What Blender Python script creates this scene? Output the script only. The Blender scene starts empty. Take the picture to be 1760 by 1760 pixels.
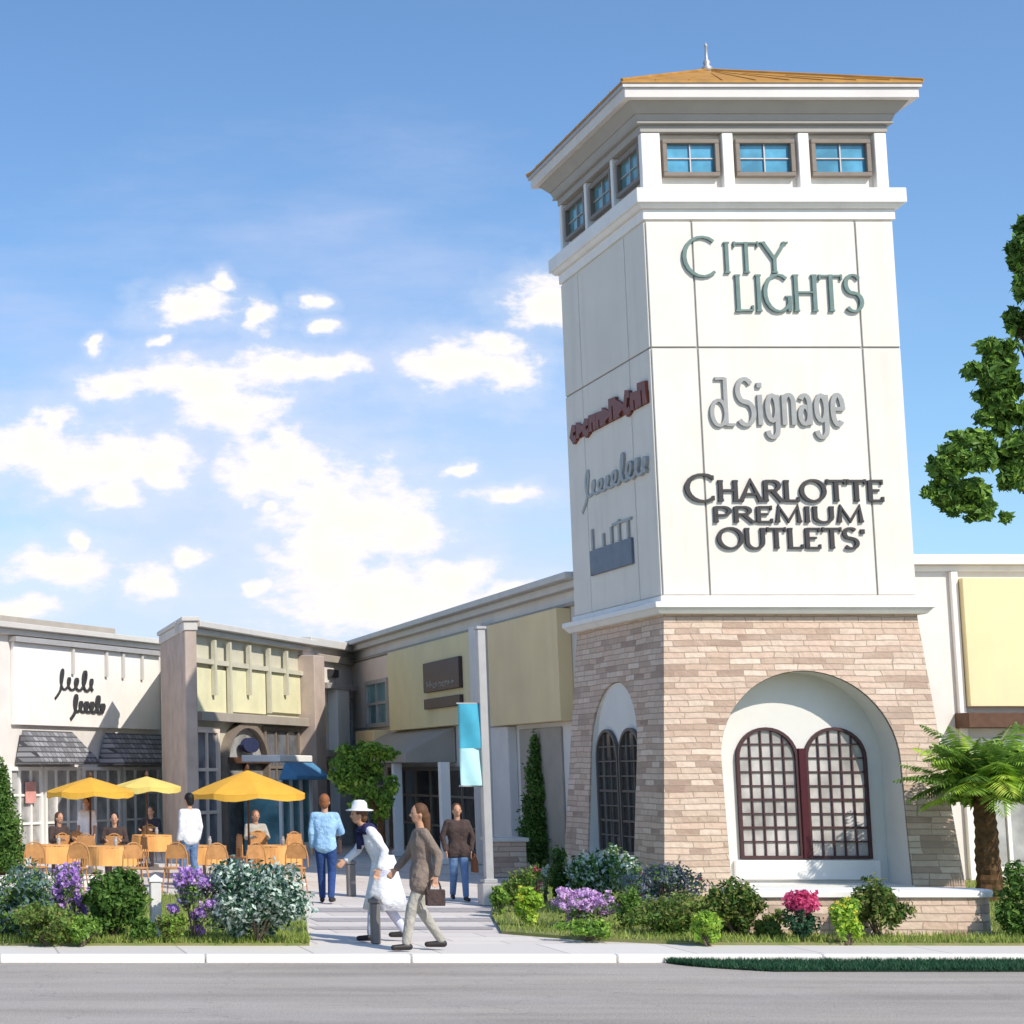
import bpy, bmesh, math, random
import numpy as np
from mathutils import Vector, Matrix, noise as mnoise
random.seed(7); rng = np.random.default_rng(11)
C = bpy.context.scene.collection
R = math.radians
# ------------------------------------------------------------------ camera
F_PX, U0, V0, TILT, EYE = 3200.0, -118.0, 936.0, R(7.0), 2.1
scn = bpy.context.scene
cam = bpy.data.cameras.new('camera'); camo = bpy.data.objects.new('camera', cam); C.objects.link(camo)
cam.sensor_fit = 'HORIZONTAL'; cam.sensor_width = 36; cam.lens = F_PX/1760*36
cam.shift_x = (880-U0)/1760; cam.shift_y = (V0-880)/1760
cam.clip_start = .1; cam.clip_end = 6000
camo.location = (0, 0, EYE); camo.rotation_euler = (math.pi/2+TILT, 0, 0)
scn.camera = camo
ct, st = math.cos(TILT), math.sin(TILT)
def ray(u, v):
    cx, cy = (u-U0)/F_PX, (V0-v)/F_PX
    return Vector((cx, ct-cy*st, st+cy*ct))
def W(u, v, Y):
    d = ray(u, v); k = Y/d.y; return Vector((d.x*k, Y, EYE+d.z*k))
def WX(u, v, X):
    d = ray(u, v); k = X/d.x; return Vector((X, d.y*k, EYE+d.z*k))
def G(u, v, z=0.0):
    d = ray(u, v); k = (z-EYE)/d.z; return Vector((d.x*k, d.y*k, z))

# ------------------------------------------------------------------ materials
def sr(r, g, b):
    f = lambda c: (c/255/12.92 if c/255 <= .04045 else ((c/255+.055)/1.055)**2.4)
    return (f(r), f(g), f(b), 1)
def new_mat(name):
    m = bpy.data.materials.new(name); m.use_nodes = True
    nt = m.node_tree; b = nt.nodes['Principled BSDF']; return m, nt, b
def N(nt, t, **kw):
    n = nt.nodes.new(t)
    for k, v in kw.items(): setattr(n, k, v)
    return n
def mixc(nt, fac, a, b):
    n = N(nt, 'ShaderNodeMix', data_type='RGBA')
    for i, s in ((0, fac), (6, a), (7, b)):
        if isinstance(s, (int, float, tuple)): n.inputs[i].default_value = s
        else: nt.links.new(s, n.inputs[i])
    return n.outputs[2]
def noise(nt, scale, detail=4, vec=None, rough=.55):
    n = N(nt, 'ShaderNodeTexNoise'); n.inputs['Scale'].default_value = scale
    n.inputs['Detail'].default_value = detail; n.inputs['Roughness'].default_value = rough
    if vec is None:
        g = N(nt, 'ShaderNodeNewGeometry'); vec = g.outputs['Position']
    nt.links.new(vec, n.inputs['Vector']); return n.outputs['Fac']
def ramp(nt, fac, lo, hi, a=0.0, b=1.0):
    n = N(nt, 'ShaderNodeMapRange'); n.inputs[1].default_value = lo; n.inputs[2].default_value = hi
    n.inputs[3].default_value = a; n.inputs[4].default_value = b
    nt.links.new(fac, n.inputs[0]); return n.outputs[0]
def bump(nt, b, h, strength=.3, dist=.02):
    n = N(nt, 'ShaderNodeBump'); n.inputs['Strength'].default_value = strength; n.inputs['Distance'].default_value = dist
    nt.links.new(h, n.inputs['Height']); nt.links.new(n.outputs[0], b.inputs['Normal'])
def mat(name, col, rough=.7, var=.12, scale=3.0, bmp=.15, bscale=60, metal=0, col2=None, spec=.3):
    m, nt, b = new_mat(name)
    c1 = col; c2 = col2 or tuple(c*(1-var*2) for c in col[:3])+(1,)
    f = noise(nt, scale, 6); fr = ramp(nt, f, .35, .7)
    nt.links.new(mixc(nt, fr, c1, c2), b.inputs['Base Color'])
    b.inputs['Roughness'].default_value = rough; b.inputs['Metallic'].default_value = metal
    b.inputs['Specular IOR Level'].default_value = spec
    if bmp: bump(nt, b, noise(nt, bscale, 3), bmp, .01)
    return m
def lin(r, g, b): return (r, g, b, 1)
M = {}
M['stucco'] = mat('stucco', lin(.80, .75, .67), .85, .03, 1.2, .25, 90)
def weather(m, amt, tone=(.50, .46, .40, 1)):
    nt = m.node_tree; b = nt.nodes['Principled BSDF']; old = b.inputs['Base Color'].links[0].from_socket
    g = N(nt, 'ShaderNodeNewGeometry'); mp = N(nt, 'ShaderNodeMapping'); mp.inputs['Scale'].default_value = (3.5, 3.5, .22); nt.links.new(g.outputs['Position'], mp.inputs[0])
    f = ramp(nt, noise(nt, 1.0, 7, mp.outputs[0], .62), .5, .82, 0, amt); f2 = ramp(nt, noise(nt, .45, 5), .45, .75, 0, amt*.5)
    c = mixc(nt, f, old, tone); c = mixc(nt, f2, c, tone); nt.links.new(c, b.inputs['Base Color'])
weather(M['stucco'], .30)
M['white'] = mat('white_paint', lin(.86, .83, .79), .6, .03, 2, .05)
M['groove'] = mat('groove', lin(.34, .33, .31), .9, .05)
M['palewall'] = mat('pale_wall', lin(.74, .70, .66), .85, .05, 1.5, .2, 70)
M['cream'] = mat('cream_wall', lin(.84, .70, .58), .85, .06, 1.5, .2, 70)
M['reveal'] = mat('arch_plaster', lin(.74, .72, .68), .85, .03, 2, .15, 80)
M['yellow'] = mat('yellow_stucco', lin(.80, .68, .40), .85, .04, .9, .2, 80)
M['tan'] = mat('tan_stucco', lin(.84, .65, .37), .85, .05, .7, .2, 80)
M['green'] = mat('yellow_green_panel', lin(.78, .74, .48), .7, .08, 1.5, .1)
M['sage'] = mat('sage_frieze', lin(.58, .55, .43), .8, .06, 2, .1)
for k_ in ('yellow', 'tan', 'palewall', 'white'): weather(M[k_], .22)
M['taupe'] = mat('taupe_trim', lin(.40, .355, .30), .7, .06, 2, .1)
M['greyfascia'] = mat('grey_fascia', lin(.60, .57, .53), .6, .05, 2, .05)
M['darkframe'] = mat('dark_taupe_frame', lin(.23, .19, .155), .5, .08, 4, .05)
M['iron'] = mat('iron_frame', lin(.075, .035, .038), .5, .08, 8, .05)
M['greybrown'] = mat('grey_brown_frame', lin(.13, .11, .10), .5, .08, 8, .05)
M['burgundy'] = mat('burgundy_post', lin(.075, .013, .02), .45, .08, 6, .05)
M['charcoal'] = mat('charcoal', lin(.05, .05, .055), .5, .1, 5, .05)
M['brownsign'] = mat('brown_sign', lin(.075, .05, .055), .5, .1, 5, .05)
M['redsign'] = mat('red_brown_letters', lin(.26, .05, .03), .5, .1, 12, .05, col2=lin(.14, .06, .035))
M['teal'] = mat('grey_green_letters', lin(.16, .24, .22), .45, .1, 5, .0)
M['greylet'] = mat('grey_letters', lin(.36, .36, .35), .45, .08, 5, .0)
M['darklet'] = mat('dark_letters', lin(.06, .055, .055), .45, .08, 5, .0)
M['slate'] = mat('slate_blue_plate', lin(.15, .17, .22), .5, .1, 5, .05)
M['navy'] = mat('navy_sign', lin(.03, .04, .10), .5, .1, 5, .05)
M['bronze'] = mat('bronze_roof', lin(.50, .25, .045), .55, .15, 3, .1, 30)
M['turq'] = mat('turquoise_fabric', lin(.07, .40, .55), .7, .10, 3, .1, 40)
M['cyan'] = mat('pale_cyan_fabric', lin(.50, .80, .82), .7, .06, 5, .1, 40)
M['blueawn'] = mat('blue_awning', lin(.09, .26, .45), .7, .12, 3, .1, 40)
M['metalgrey'] = mat('grey_metal', lin(.48, .46, .45), .45, .06, 5, .03, metal=.3)
M['palepost'] = mat('pale_post', lin(.74, .72, .68), .5, .06, 5, .03)
M['darkpost'] = mat('dark_post', lin(.17, .155, .15), .5, .06, 5, .03)
M['cloth'] = mat('orange_tan_cloth', lin(.82, .40, .13), .85, .08, 3, .1, 60)
M['umb'] = mat('yellow_canvas', lin(.92, .60, .07), .8, .08, 3, .1, 60)
M['umb2'] = mat('pale_yellow_canvas', lin(.95, .80, .22), .8, .06, 3, .1, 60)
def canvas(name, col):
    m, nt, b = new_mat(name); f = ramp(nt, noise(nt, 3, 4), .35, .7)
    c = mixc(nt, f, col, tuple(x*.9 for x in col[:3])+(1,)); nt.links.new(c, b.inputs['Base Color']); b.inputs['Roughness'].default_value = .85
    t = N(nt, 'ShaderNodeBsdfTranslucent'); nt.links.new(c, t.inputs[0]); mx = N(nt, 'ShaderNodeMixShader'); mx.inputs[0].default_value = .35
    nt.links.new(b.outputs[0], mx.inputs[1]); nt.links.new(t.outputs[0], mx.inputs[2]); nt.links.new(mx.outputs[0], nt.nodes['Material Output'].inputs[0]); return m
M['umb'] = canvas('yellow_canvas_cloth', (.95, .58, .08, 1)); M['umb2'] = canvas('pale_yellow_canvas_cloth', (.97, .80, .25, 1))
M['cornicegrey'] = mat('cornice_grey', lin(.40, .375, .34), .7, .04, 2, .05)
M['wood'] = mat('brown_wood', lin(.12, .06, .035), .6, .15, 8, .1, 40)
M['bark'] = mat('bark', lin(.15, .075, .03), .9, .2, 12, .6, 30, col2=lin(.05, .03, .015))
M['barkpale'] = mat('grey_bark', lin(.16, .12, .085), .9, .2, 12, .6, 30)
M['kerb'] = mat('kerb_stone', lin(.84, .80, .75), .8, .05, 2, .2, 60)
M['soil'] = mat('soil', lin(.10, .07, .04), .95, .2, 8, .5, 40)
M['skin'] = mat('skin', lin(.55, .30, .19), .55, .05, 15, .02)
M['black'] = mat('black_hair', lin(.012, .01, .01), .6, .1, 40, .3, 120)
M['brownhair'] = mat('brown_hair', lin(.12, .055, .025), .6, .15, 40, .3, 120)
M['redhair'] = mat('auburn_hair', lin(.30, .11, .045), .6, .15, 40, .3, 120)
M['eye'] = mat('eye', lin(.03, .02, .015), .2, .0, 5, 0)
M['lip'] = mat('lip', lin(.40, .13, .10), .5, .0, 5, 0)
M['shoe'] = mat('dark_shoe', lin(.03, .025, .025), .5, .1, 9, .05)

def fabric(name, c): 
    M[name] = mat(name, lin(*c), .9, .12, 9, .45 if min(c) > .5 else .8, 11); M[name].node_tree.nodes['Bump'].inputs['Distance'].default_value = .05; return M[name]
fabric('ltblue', (.36, .58, .84)); fabric('denim', (.03, .07, .22)); fabric('denim2', (.14, .23, .40))
fabric('fwhite', (.82, .82, .84)); fabric('fnavy', (.025, .025, .09)); fabric('fgrey', (.33, .32, .31))
fabric('fbrown', (.075, .05, .045)); fabric('fdark', (.045, .04, .05)); fabric('fpale', (.62, .62, .66))
fabric('ftaupe', (.26, .20, .16)); fabric('flav', (.66, .66, .80)); fabric('leather', (.30, .11, .05))
fabric('fgreen', (.05, .07, .05)); fabric('fstone', (.45, .42, .36))

def stone_mat():
    m, nt, b = new_mat('ledge_stone')
    g = N(nt, 'ShaderNodeNewGeometry'); s = N(nt, 'ShaderNodeSeparateXYZ'); nt.links.new(g.outputs['Position'], s.inputs[0])
    ad = N(nt, 'ShaderNodeMath', operation='ADD'); nt.links.new(s.outputs[0], ad.inputs[0]); nt.links.new(s.outputs[1], ad.inputs[1])
    cb = N(nt, 'ShaderNodeCombineXYZ'); nt.links.new(ad.outputs[0], cb.inputs[0]); nt.links.new(s.outputs[2], cb.inputs[1])
    # slight warp so that the courses are not ruler-straight
    wn = N(nt, 'ShaderNodeTexNoise'); wn.inputs['Scale'].default_value = 1.6; nt.links.new(cb.outputs[0], wn.inputs['Vector'])
    wv = N(nt, 'ShaderNodeVectorMath', operation='MULTIPLY_ADD'); nt.links.new(wn.outputs['Color'], wv.inputs[0]); wv.inputs[1].default_value = (.35, .05, 0)
    nt.links.new(cb.outputs[0], wv.inputs[2])
    def brick(w, h, off, seed):
        t = N(nt, 'ShaderNodeTexBrick'); t.offset = off; t.squash = 1.4; t.squash_frequency = 3
        mp = N(nt, 'ShaderNodeMapping'); mp.inputs['Location'].default_value = (seed, seed*.13, 0); nt.links.new(wv.outputs[0], mp.inputs[0])
        nt.links.new(mp.outputs[0], t.inputs['Vector'])
        t.inputs['Scale'].default_value = 1; t.inputs['Brick Width'].default_value = w; t.inputs['Row Height'].default_value = h
        t.inputs['Mortar Size'].default_value = .008; t.inputs['Mortar Smooth'].default_value = .3; t.inputs['Bias'].default_value = 0
        t.inputs['Color1'].default_value = (0, 0, 0, 1); t.inputs['Color2'].default_value = (1, 1, 1, 1); t.inputs['Mortar'].default_value = (.5, .5, .5, 1)
        return t
    t1 = brick(.40, .105, .43, 3.1); t2 = brick(.9, .21, .31, 7.7)
    cr = N(nt, 'ShaderNodeValToRGB'); nt.links.new(t1.outputs['Color'], cr.inputs[0])
    e = cr.color_ramp; e.interpolation = 'LINEAR'
    e.elements[0].position = 0; e.elements[0].color = (.33, .215, .165, 1); e.elements[1].position = 1; e.elements[1].color = (.80, .64, .52, 1)
    for p, c in ((.2, (.50, .36, .27, 1)), (.45, (.68, .49, .38, 1)), (.7, (.60, .46, .36, 1))):
        x = e.elements.new(p); x.color = c
    n1 = noise(nt, .9, 4); n2 = noise(nt, 9, 6)
    c = mixc(nt, ramp(nt, t2.outputs['Color'], 0, 1, 0, .45), cr.outputs[0], (.63, .49, .38, 1))
    c = mixc(nt, ramp(nt, n1, .5, .7, 0, .5), c, (.70, .55, .44, 1))
    c = mixc(nt, ramp(nt, n2, .45, .8, 0, .4), c, (.42, .30, .24, 1))
    c = mixc(nt, ramp(nt, t1.outputs['Fac'], 0, 1, 0, .75), c, (.34, .26, .20, 1))
    nt.links.new(c, b.inputs['Base Color']); b.inputs['Roughness'].default_value = .9
    h = N(nt, 'ShaderNodeMath', operation='MULTIPLY_ADD'); nt.links.new(t1.outputs['Fac'], h.inputs[0]); h.inputs[1].default_value = -1
    h2 = N(nt, 'ShaderNodeMath', operation='MULTIPLY_ADD'); nt.links.new(t1.outputs['Color'], h2.inputs[0]); h2.inputs[1].default_value = .5; nt.links.new(n2, h2.inputs[2])
    nt.links.new(h2.outputs[0], h.inputs[2]); bump(nt, b, h.outputs[0], .8, .03)
    return m
M['stone'] = stone_mat()
def glass_mat(name, col, rough=.08):
    m, nt, b = new_mat(name)
    f = noise(nt, 1.7, 3)
    nt.links.new(mixc(nt, ramp(nt, f, .35, .65), col, tuple(c*.5 for c in col[:3])+(1,)), b.inputs['Base Color'])
    b.inputs['Roughness'].default_value = rough; b.inputs['Specular IOR Level'].default_value = .8
    return m
M['glass_dark'] = glass_mat('dark_glass', (.06, .06, .06, 1))
M['glass_blue'] = glass_mat('blue_glass', (.12, .42, .62, 1))
M['glass_teal'] = glass_mat('teal_glass', (.16, .36, .40, 1))
M['glass_grey'] = glass_mat('grey_glass', (.20, .21, .24, 1))
M['glass_mid'] = glass_mat('mid_glass', (.62, .58, .55, 1), .15)
M['glass_haze'] = glass_mat('pale_glass', (.46, .46, .45, 1), .12)
def shingle_mat():
    m, nt, b = new_mat('grey_shingle')
    tc = N(nt, 'ShaderNodeNewGeometry')
    s = N(nt, 'ShaderNodeSeparateXYZ'); nt.links.new(tc.outputs['Position'], s.inputs[0])
    ad = N(nt, 'ShaderNodeMath', operation='ADD'); nt.links.new(s.outputs[0], ad.inputs[0]); nt.links.new(s.outputs[1], ad.inputs[1])
    cb = N(nt, 'ShaderNodeCombineXYZ'); nt.links.new(ad.outputs[0], cb.inputs[0]); nt.links.new(s.outputs[2], cb.inputs[1])
    t = N(nt, 'ShaderNodeTexBrick'); nt.links.new(cb.outputs[0], t.inputs['Vector'])
    t.inputs['Scale'].default_value = 1; t.inputs['Brick Width'].default_value = .3; t.inputs['Row Height'].default_value = .14; t.inputs['Mortar Size'].default_value = .02
    t.inputs['Color1'].default_value = (.13, .13, .14, 1); t.inputs['Color2'].default_value = (.30, .30, .32, 1); t.inputs['Mortar'].default_value = (.06, .06, .065, 1)
    nt.links.new(t.outputs['Color'], b.inputs['Base Color']); b.inputs['Roughness'].default_value = .85
    bump(nt, b, t.outputs['Fac'], -.6, .02)
    return m
M['shingle'] = shingle_mat()
def leaf_mat(name, a, b_, c=None, trans=.3):
    m, nt, b = new_mat(name)
    g = N(nt, 'ShaderNodeNewGeometry')
    cr = N(nt, 'ShaderNodeValToRGB'); nt.links.new(g.outputs['Random Per Island'], cr.inputs[0])
    e = cr.color_ramp; e.elements[0].color = a+(1,); e.elements[1].color = b_+(1,)
    if c: x = e.elements.new(.8); x.color = b_+(1,); e.elements[-1].color = c+(1,)
    f = noise(nt, 2.5, 3)
    col = mixc(nt, ramp(nt, f, .4, .65, 0, .7), cr.outputs[0], a+(1,))
    nt.links.new(col, b.inputs['Base Color']); b.inputs['Roughness'].default_value = .55; b.inputs['Specular IOR Level'].default_value = .25
    t = N(nt, 'ShaderNodeBsdfTranslucent'); nt.links.new(col, t.inputs[0])
    mx = N(nt, 'ShaderNodeMixShader'); mx.inputs[0].default_value = trans
    out = nt.nodes['Material Output']; nt.links.new(b.outputs[0], mx.inputs[1]); nt.links.new(t.outputs[0], mx.inputs[2]); nt.links.new(mx.outputs[0], out.inputs[0])
    return m
L = {
 'mid': leaf_mat('mid_green_leaf', (.10, .20, .035), (.22, .36, .07)),
 'dark': leaf_mat('dark_green_leaf', (.045, .11, .02), (.12, .23, .04)),
 'bright': leaf_mat('bright_green_leaf', (.20, .38, .05), (.42, .58, .10)),
 'lime': leaf_mat('lime_leaf', (.34, .55, .05), (.66, .74, .12)),
 'blue': leaf_mat('blue_green_leaf', (.10, .18, .15), (.24, .34, .32)),
 'slate': leaf_mat('grey_blue_leaf', (.15, .18, .20), (.30, .33, .42)),
 'white': leaf_mat('white_margin_leaf', (.55, .68, .58), (.84, .90, .80)),
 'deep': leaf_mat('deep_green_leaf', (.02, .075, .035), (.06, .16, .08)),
 'olive': leaf_mat('olive_leaf', (.13, .16, .04), (.28, .30, .08)),
 'purple': leaf_mat('purple_petal', (.45, .22, .60), (.76, .56, .92)),
 'pink': leaf_mat('mauve_pink_petal', (.60, .34, .66), (.88, .66, .88)),
 'magenta': leaf_mat('magenta_petal', (.60, .06, .18), (.88, .18, .36)),
 'yellow': leaf_mat('yellow_petal', (.75, .62, .05), (.90, .85, .18)),
 'red': leaf_mat('red_petal', (.55, .08, .12), (.75, .25, .3)),
 'grass': leaf_mat('grass_blade', (.20, .28, .05), (.46, .52, .13)),
}
def asphalt():
    m, nt, b = new_mat('asphalt')
    g = N(nt, 'ShaderNodeNewGeometry'); mp = N(nt, 'ShaderNodeMapping'); mp.inputs['Scale'].default_value = (.16, 1.5, 1); nt.links.new(g.outputs['Position'], mp.inputs[0])
    f = noise(nt, 1.0, 5, mp.outputs[0]); f2 = noise(nt, 45, 4); f3 = noise(nt, .5, 3)
    c = mixc(nt, ramp(nt, f, .35, .68), (.47, .415, .36, 1), (.29, .255, .225, 1))
    c = mixc(nt, ramp(nt, f2, .35, .75, 0, .5), c, (.20, .18, .165, 1))
    c = mixc(nt, ramp(nt, f3, .45, .7, 0, .35), c, (.46, .43, .41, 1))
    f4 = noise(nt, 130, 2); c = mixc(nt, ramp(nt, f4, .52, .72, 0, .55), c, (.62, .58, .53, 1)); c = mixc(nt, ramp(nt, f4, .30, .46, .6, 0), c, (.12, .11, .10, 1))
    vo = N(nt, 'ShaderNodeTexVoronoi', feature='DISTANCE_TO_EDGE'); vo.inputs['Scale'].default_value = .55
    wn = N(nt, 'ShaderNodeTexNoise'); wn.inputs['Scale'].default_value = 2.2; wn.inputs['Detail'].default_value = 6; nt.links.new(g.outputs['Position'], wn.inputs['Vector'])
    wa = N(nt, 'ShaderNodeVectorMath', operation='MULTIPLY_ADD'); nt.links.new(wn.outputs['Color'], wa.inputs[0]); wa.inputs[1].default_value = (.9, .9, 0); nt.links.new(g.outputs['Position'], wa.inputs[2]); nt.links.new(wa.outputs[0], vo.inputs['Vector'])
    c = mixc(nt, ramp(nt, vo.outputs['Distance'], 0, .008, .32, 0), c, (.14, .125, .115, 1))
    nt.links.new(c, b.inputs['Base Color']); b.inputs['Roughness'].default_value = .9; bump(nt, b, f2, .8, .012)
    return m
M['asphalt'] = asphalt()
def paving(name, c1, c2, mort, w, h, sc=1, ms=.012):
    m, nt, b = new_mat(name)
    g = N(nt, 'ShaderNodeNewGeometry'); t = N(nt, 'ShaderNodeTexBrick'); nt.links.new(g.outputs['Position'], t.inputs['Vector'])
    t.inputs['Scale'].default_value = sc; t.inputs['Brick Width'].default_value = w; t.inputs['Row Height'].default_value = h; t.inputs['Mortar Size'].default_value = ms
    t.inputs['Color1'].default_value = c1; t.inputs['Color2'].default_value = c2; t.inputs['Mortar'].default_value = mort
    f = noise(nt, 1.2, 6)
    nt.links.new(mixc(nt, ramp(nt, f, .4, .75, 0, .35), t.outputs['Color'], c2), b.inputs['Base Color']); b.inputs['Roughness'].default_value = .85
    bump(nt, b, noise(nt, 40, 3), .2, .01)
    return m
M['plaza'] = paving('plaza_paving', (.72, .66, .60, 1), (.60, .54, .50, 1), (.40, .36, .33, 1), 1.2, .6)
M['walk'] = paving('pavement_concrete', (.70, .66, .61, 1), (.62, .58, .54, 1), (.42, .39, .36, 1), 1.5, 3, ms=.015)
M['plazaband'] = paving('dark_paving_band', (.42, .38, .37, 1), (.36, .33, .33, 1), (.28, .25, .24, 1), .6, .3)
M['terrain'] = mat('terrain_soil', lin(.16, .17, .08), .95, .15, .1, .2, 5)
M['lawn'] = mat('lawn_soil', lin(.15, .19, .05), .95, .2, 3, .4, 50, col2=lin(.28, .24, .12))

# ------------------------------------------------------------------ builders
def tag(o, label=None, cat=None, group=None, kind=None):
    if label: o['label'] = label
    if cat: o['category'] = cat
    if group: o['group'] = group
    if kind: o['kind'] = kind
    return o
def empty(name, loc, label, cat, group=None):
    o = bpy.data.objects.new(name, None); o.empty_display_size = .2; C.objects.link(o); o.location = loc
    return tag(o, label, cat, group)
class MB:
    def __init__(s): s.v = []; s.f = []; s.mi = []
    def add(s, vs, fs, mi=0):
        k = len(s.v); s.v += [tuple(v) for v in vs]; s.f += [tuple(i+k for i in f) for f in fs]; s.mi += [mi]*len(fs)
    def hexa(s, p, mi=0):   # p: 8 points, bottom ring 0-3, top ring 4-7
        s.add(p, [(3, 2, 1, 0), (4, 5, 6, 7), (0, 1, 5, 4), (1, 2, 6, 5), (2, 3, 7, 6), (3, 0, 4, 7)], mi)
    def box(s, x0, x1, y0, y1, z0, z1, mi=0):
        s.hexa([(x0, y0, z0), (x1, y0, z0), (x1, y1, z0), (x0, y1, z0), (x0, y0, z1), (x1, y0, z1), (x1, y1, z1), (x0, y1, z1)], mi)
    def tube(s, p0, p1, r0, r1=None, n=10, mi=0, caps=True):
        r1 = r0 if r1 is None else r1
        p0, p1 = Vector(p0), Vector(p1); d = (p1-p0)
        if d.length < 1e-6: return
        d.normalize(); a = d.orthogonal().normalized(); b = d.cross(a)
        vs = [p0+(a*math.cos(2*math.pi*i/n)+b*math.sin(2*math.pi*i/n))*r0 for i in range(n)]
        vs += [p1+(a*math.cos(2*math.pi*i/n)+b*math.sin(2*math.pi*i/n))*r1 for i in range(n)]
        fs = [(i, (i+1) % n, n+(i+1) % n, n+i) for i in range(n)]
        if caps: fs += [tuple(range(n-1, -1, -1)), tuple(range(n, 2*n))]
        s.add(vs, fs, mi)
    def path(s, pts, radii, n=8, mi=0):
        for i in range(len(pts)-1): s.tube(pts[i], pts[i+1], radii[i], radii[i+1], n, mi)
    def lathe(s, prof, c, n=24, mi=0, wob=None):
        vs = []
        for (r, z) in prof:
            for i in range(n):
                a = 2*math.pi*i/n; rr = r*(1+(wob(a, z) if wob else 0))
                vs.append((c[0]+rr*math.cos(a), c[1]+rr*math.sin(a), c[2]+z))
        fs = [(k*n+i, k*n+(i+1) % n, (k+1)*n+(i+1) % n, (k+1)*n+i) for k in range(len(prof)-1) for i in range(n)]
        fs += [tuple(range(n-1, -1, -1)), tuple(range((len(prof)-1)*n, len(prof)*n))]
        s.add(vs, fs, mi)
    def ell(s, c, r, n=14, mi=0, rot=None):
        vs = []; m = n//2
        for j in range(m+1):
            t = math.pi*j/m
            for i in range(n):
                a = 2*math.pi*i/n; p = Vector((r[0]*math.sin(t)*math.cos(a), r[1]*math.sin(t)*math.sin(a), r[2]*math.cos(t)))
                if rot: p = rot @ p
                vs.append(p+Vector(c))
        s.add(vs, [(j*n+i, (j+1)*n+i, (j+1)*n+(i+1) % n, j*n+(i+1) % n) for j in range(m) for i in range(n)], mi)
    def build(s, name, m, parent=None, bevel=0, smooth=False, origin=None):
        me = bpy.data.meshes.new(name); o = Vector(origin) if origin is not None else (Vector(parent.location) if parent is not None and parent.get('category') else Vector((0, 0, 0)))
        if parent is not None and not parent.get('category'):
            o = Vector(parent.matrix_basis.translation) if parent.parent is None else parent_origin(parent)
        me.from_pydata([tuple(Vector(v)-o) for v in s.v], [], s.f)
        ms = m if isinstance(m, (list, tuple)) else [m]
        for x in ms: me.materials.append(x)
        if len(ms) > 1: me.polygons.foreach_set('material_index', s.mi)
        if smooth: me.polygons.foreach_set('use_smooth', [True]*len(me.polygons))
        me.update()
        ob = bpy.data.objects.new(name, me); C.objects.link(ob)
        if parent is not None: ob.parent = parent
        else: ob.location = o
        if bevel:
            b = ob.modifiers.new('edge', 'BEVEL'); b.width = bevel; b.segments = 1; b.limit_method = 'ANGLE'
        return ob
def parent_origin(p):
    o = Vector((0, 0, 0))
    while p is not None: o += Vector(p.location); p = p.parent
    return o
# face frames: origin O, along S, up, outward normal Nn
class Frame:
    def __init__(s, O, S, Nn): s.O = Vector(O); s.S = Vector(S).normalized(); s.N = Vector(Nn).normalized()
    def p(s, a, z, n=0): return s.O+s.S*a+Vector((0, 0, 1))*z+s.N*n
    def hit(s, u, v, n=0):
        d = ray(u, v); o = Vector((0, 0, EYE)); O = s.O+s.N*n
        k = (O-o).dot(s.N)/d.dot(s.N); q = o+d*k; return (q-s.O).dot(s.S), q.z-s.O.z
    def box(s, mb, a0, a1, z0, z1, n0, n1, mi=0):
        mb.hexa([s.p(a0, z0, n1), s.p(a1, z0, n1), s.p(a1, z0, n0), s.p(a0, z0, n0), s.p(a0, z1, n1), s.p(a1, z1, n1), s.p(a1, z1, n0), s.p(a0, z1, n0)], mi)
    def px(s, mb, u0, v0, u1, v1, n0, n1, mi=0):   # rectangle given by opposite corners seen in the photo, put on the wall plane
        a0, z1 = s.hit(u0, v0); a1, z0 = s.hit(u1, v1)
        if a1 < a0: a0, a1 = a1, a0
        if z1 < z0: z0, z1 = z1, z0
        s.box(mb, a0, a1, z0, z1, n0, n1, mi); return a0, a1, z0, z1

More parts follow.
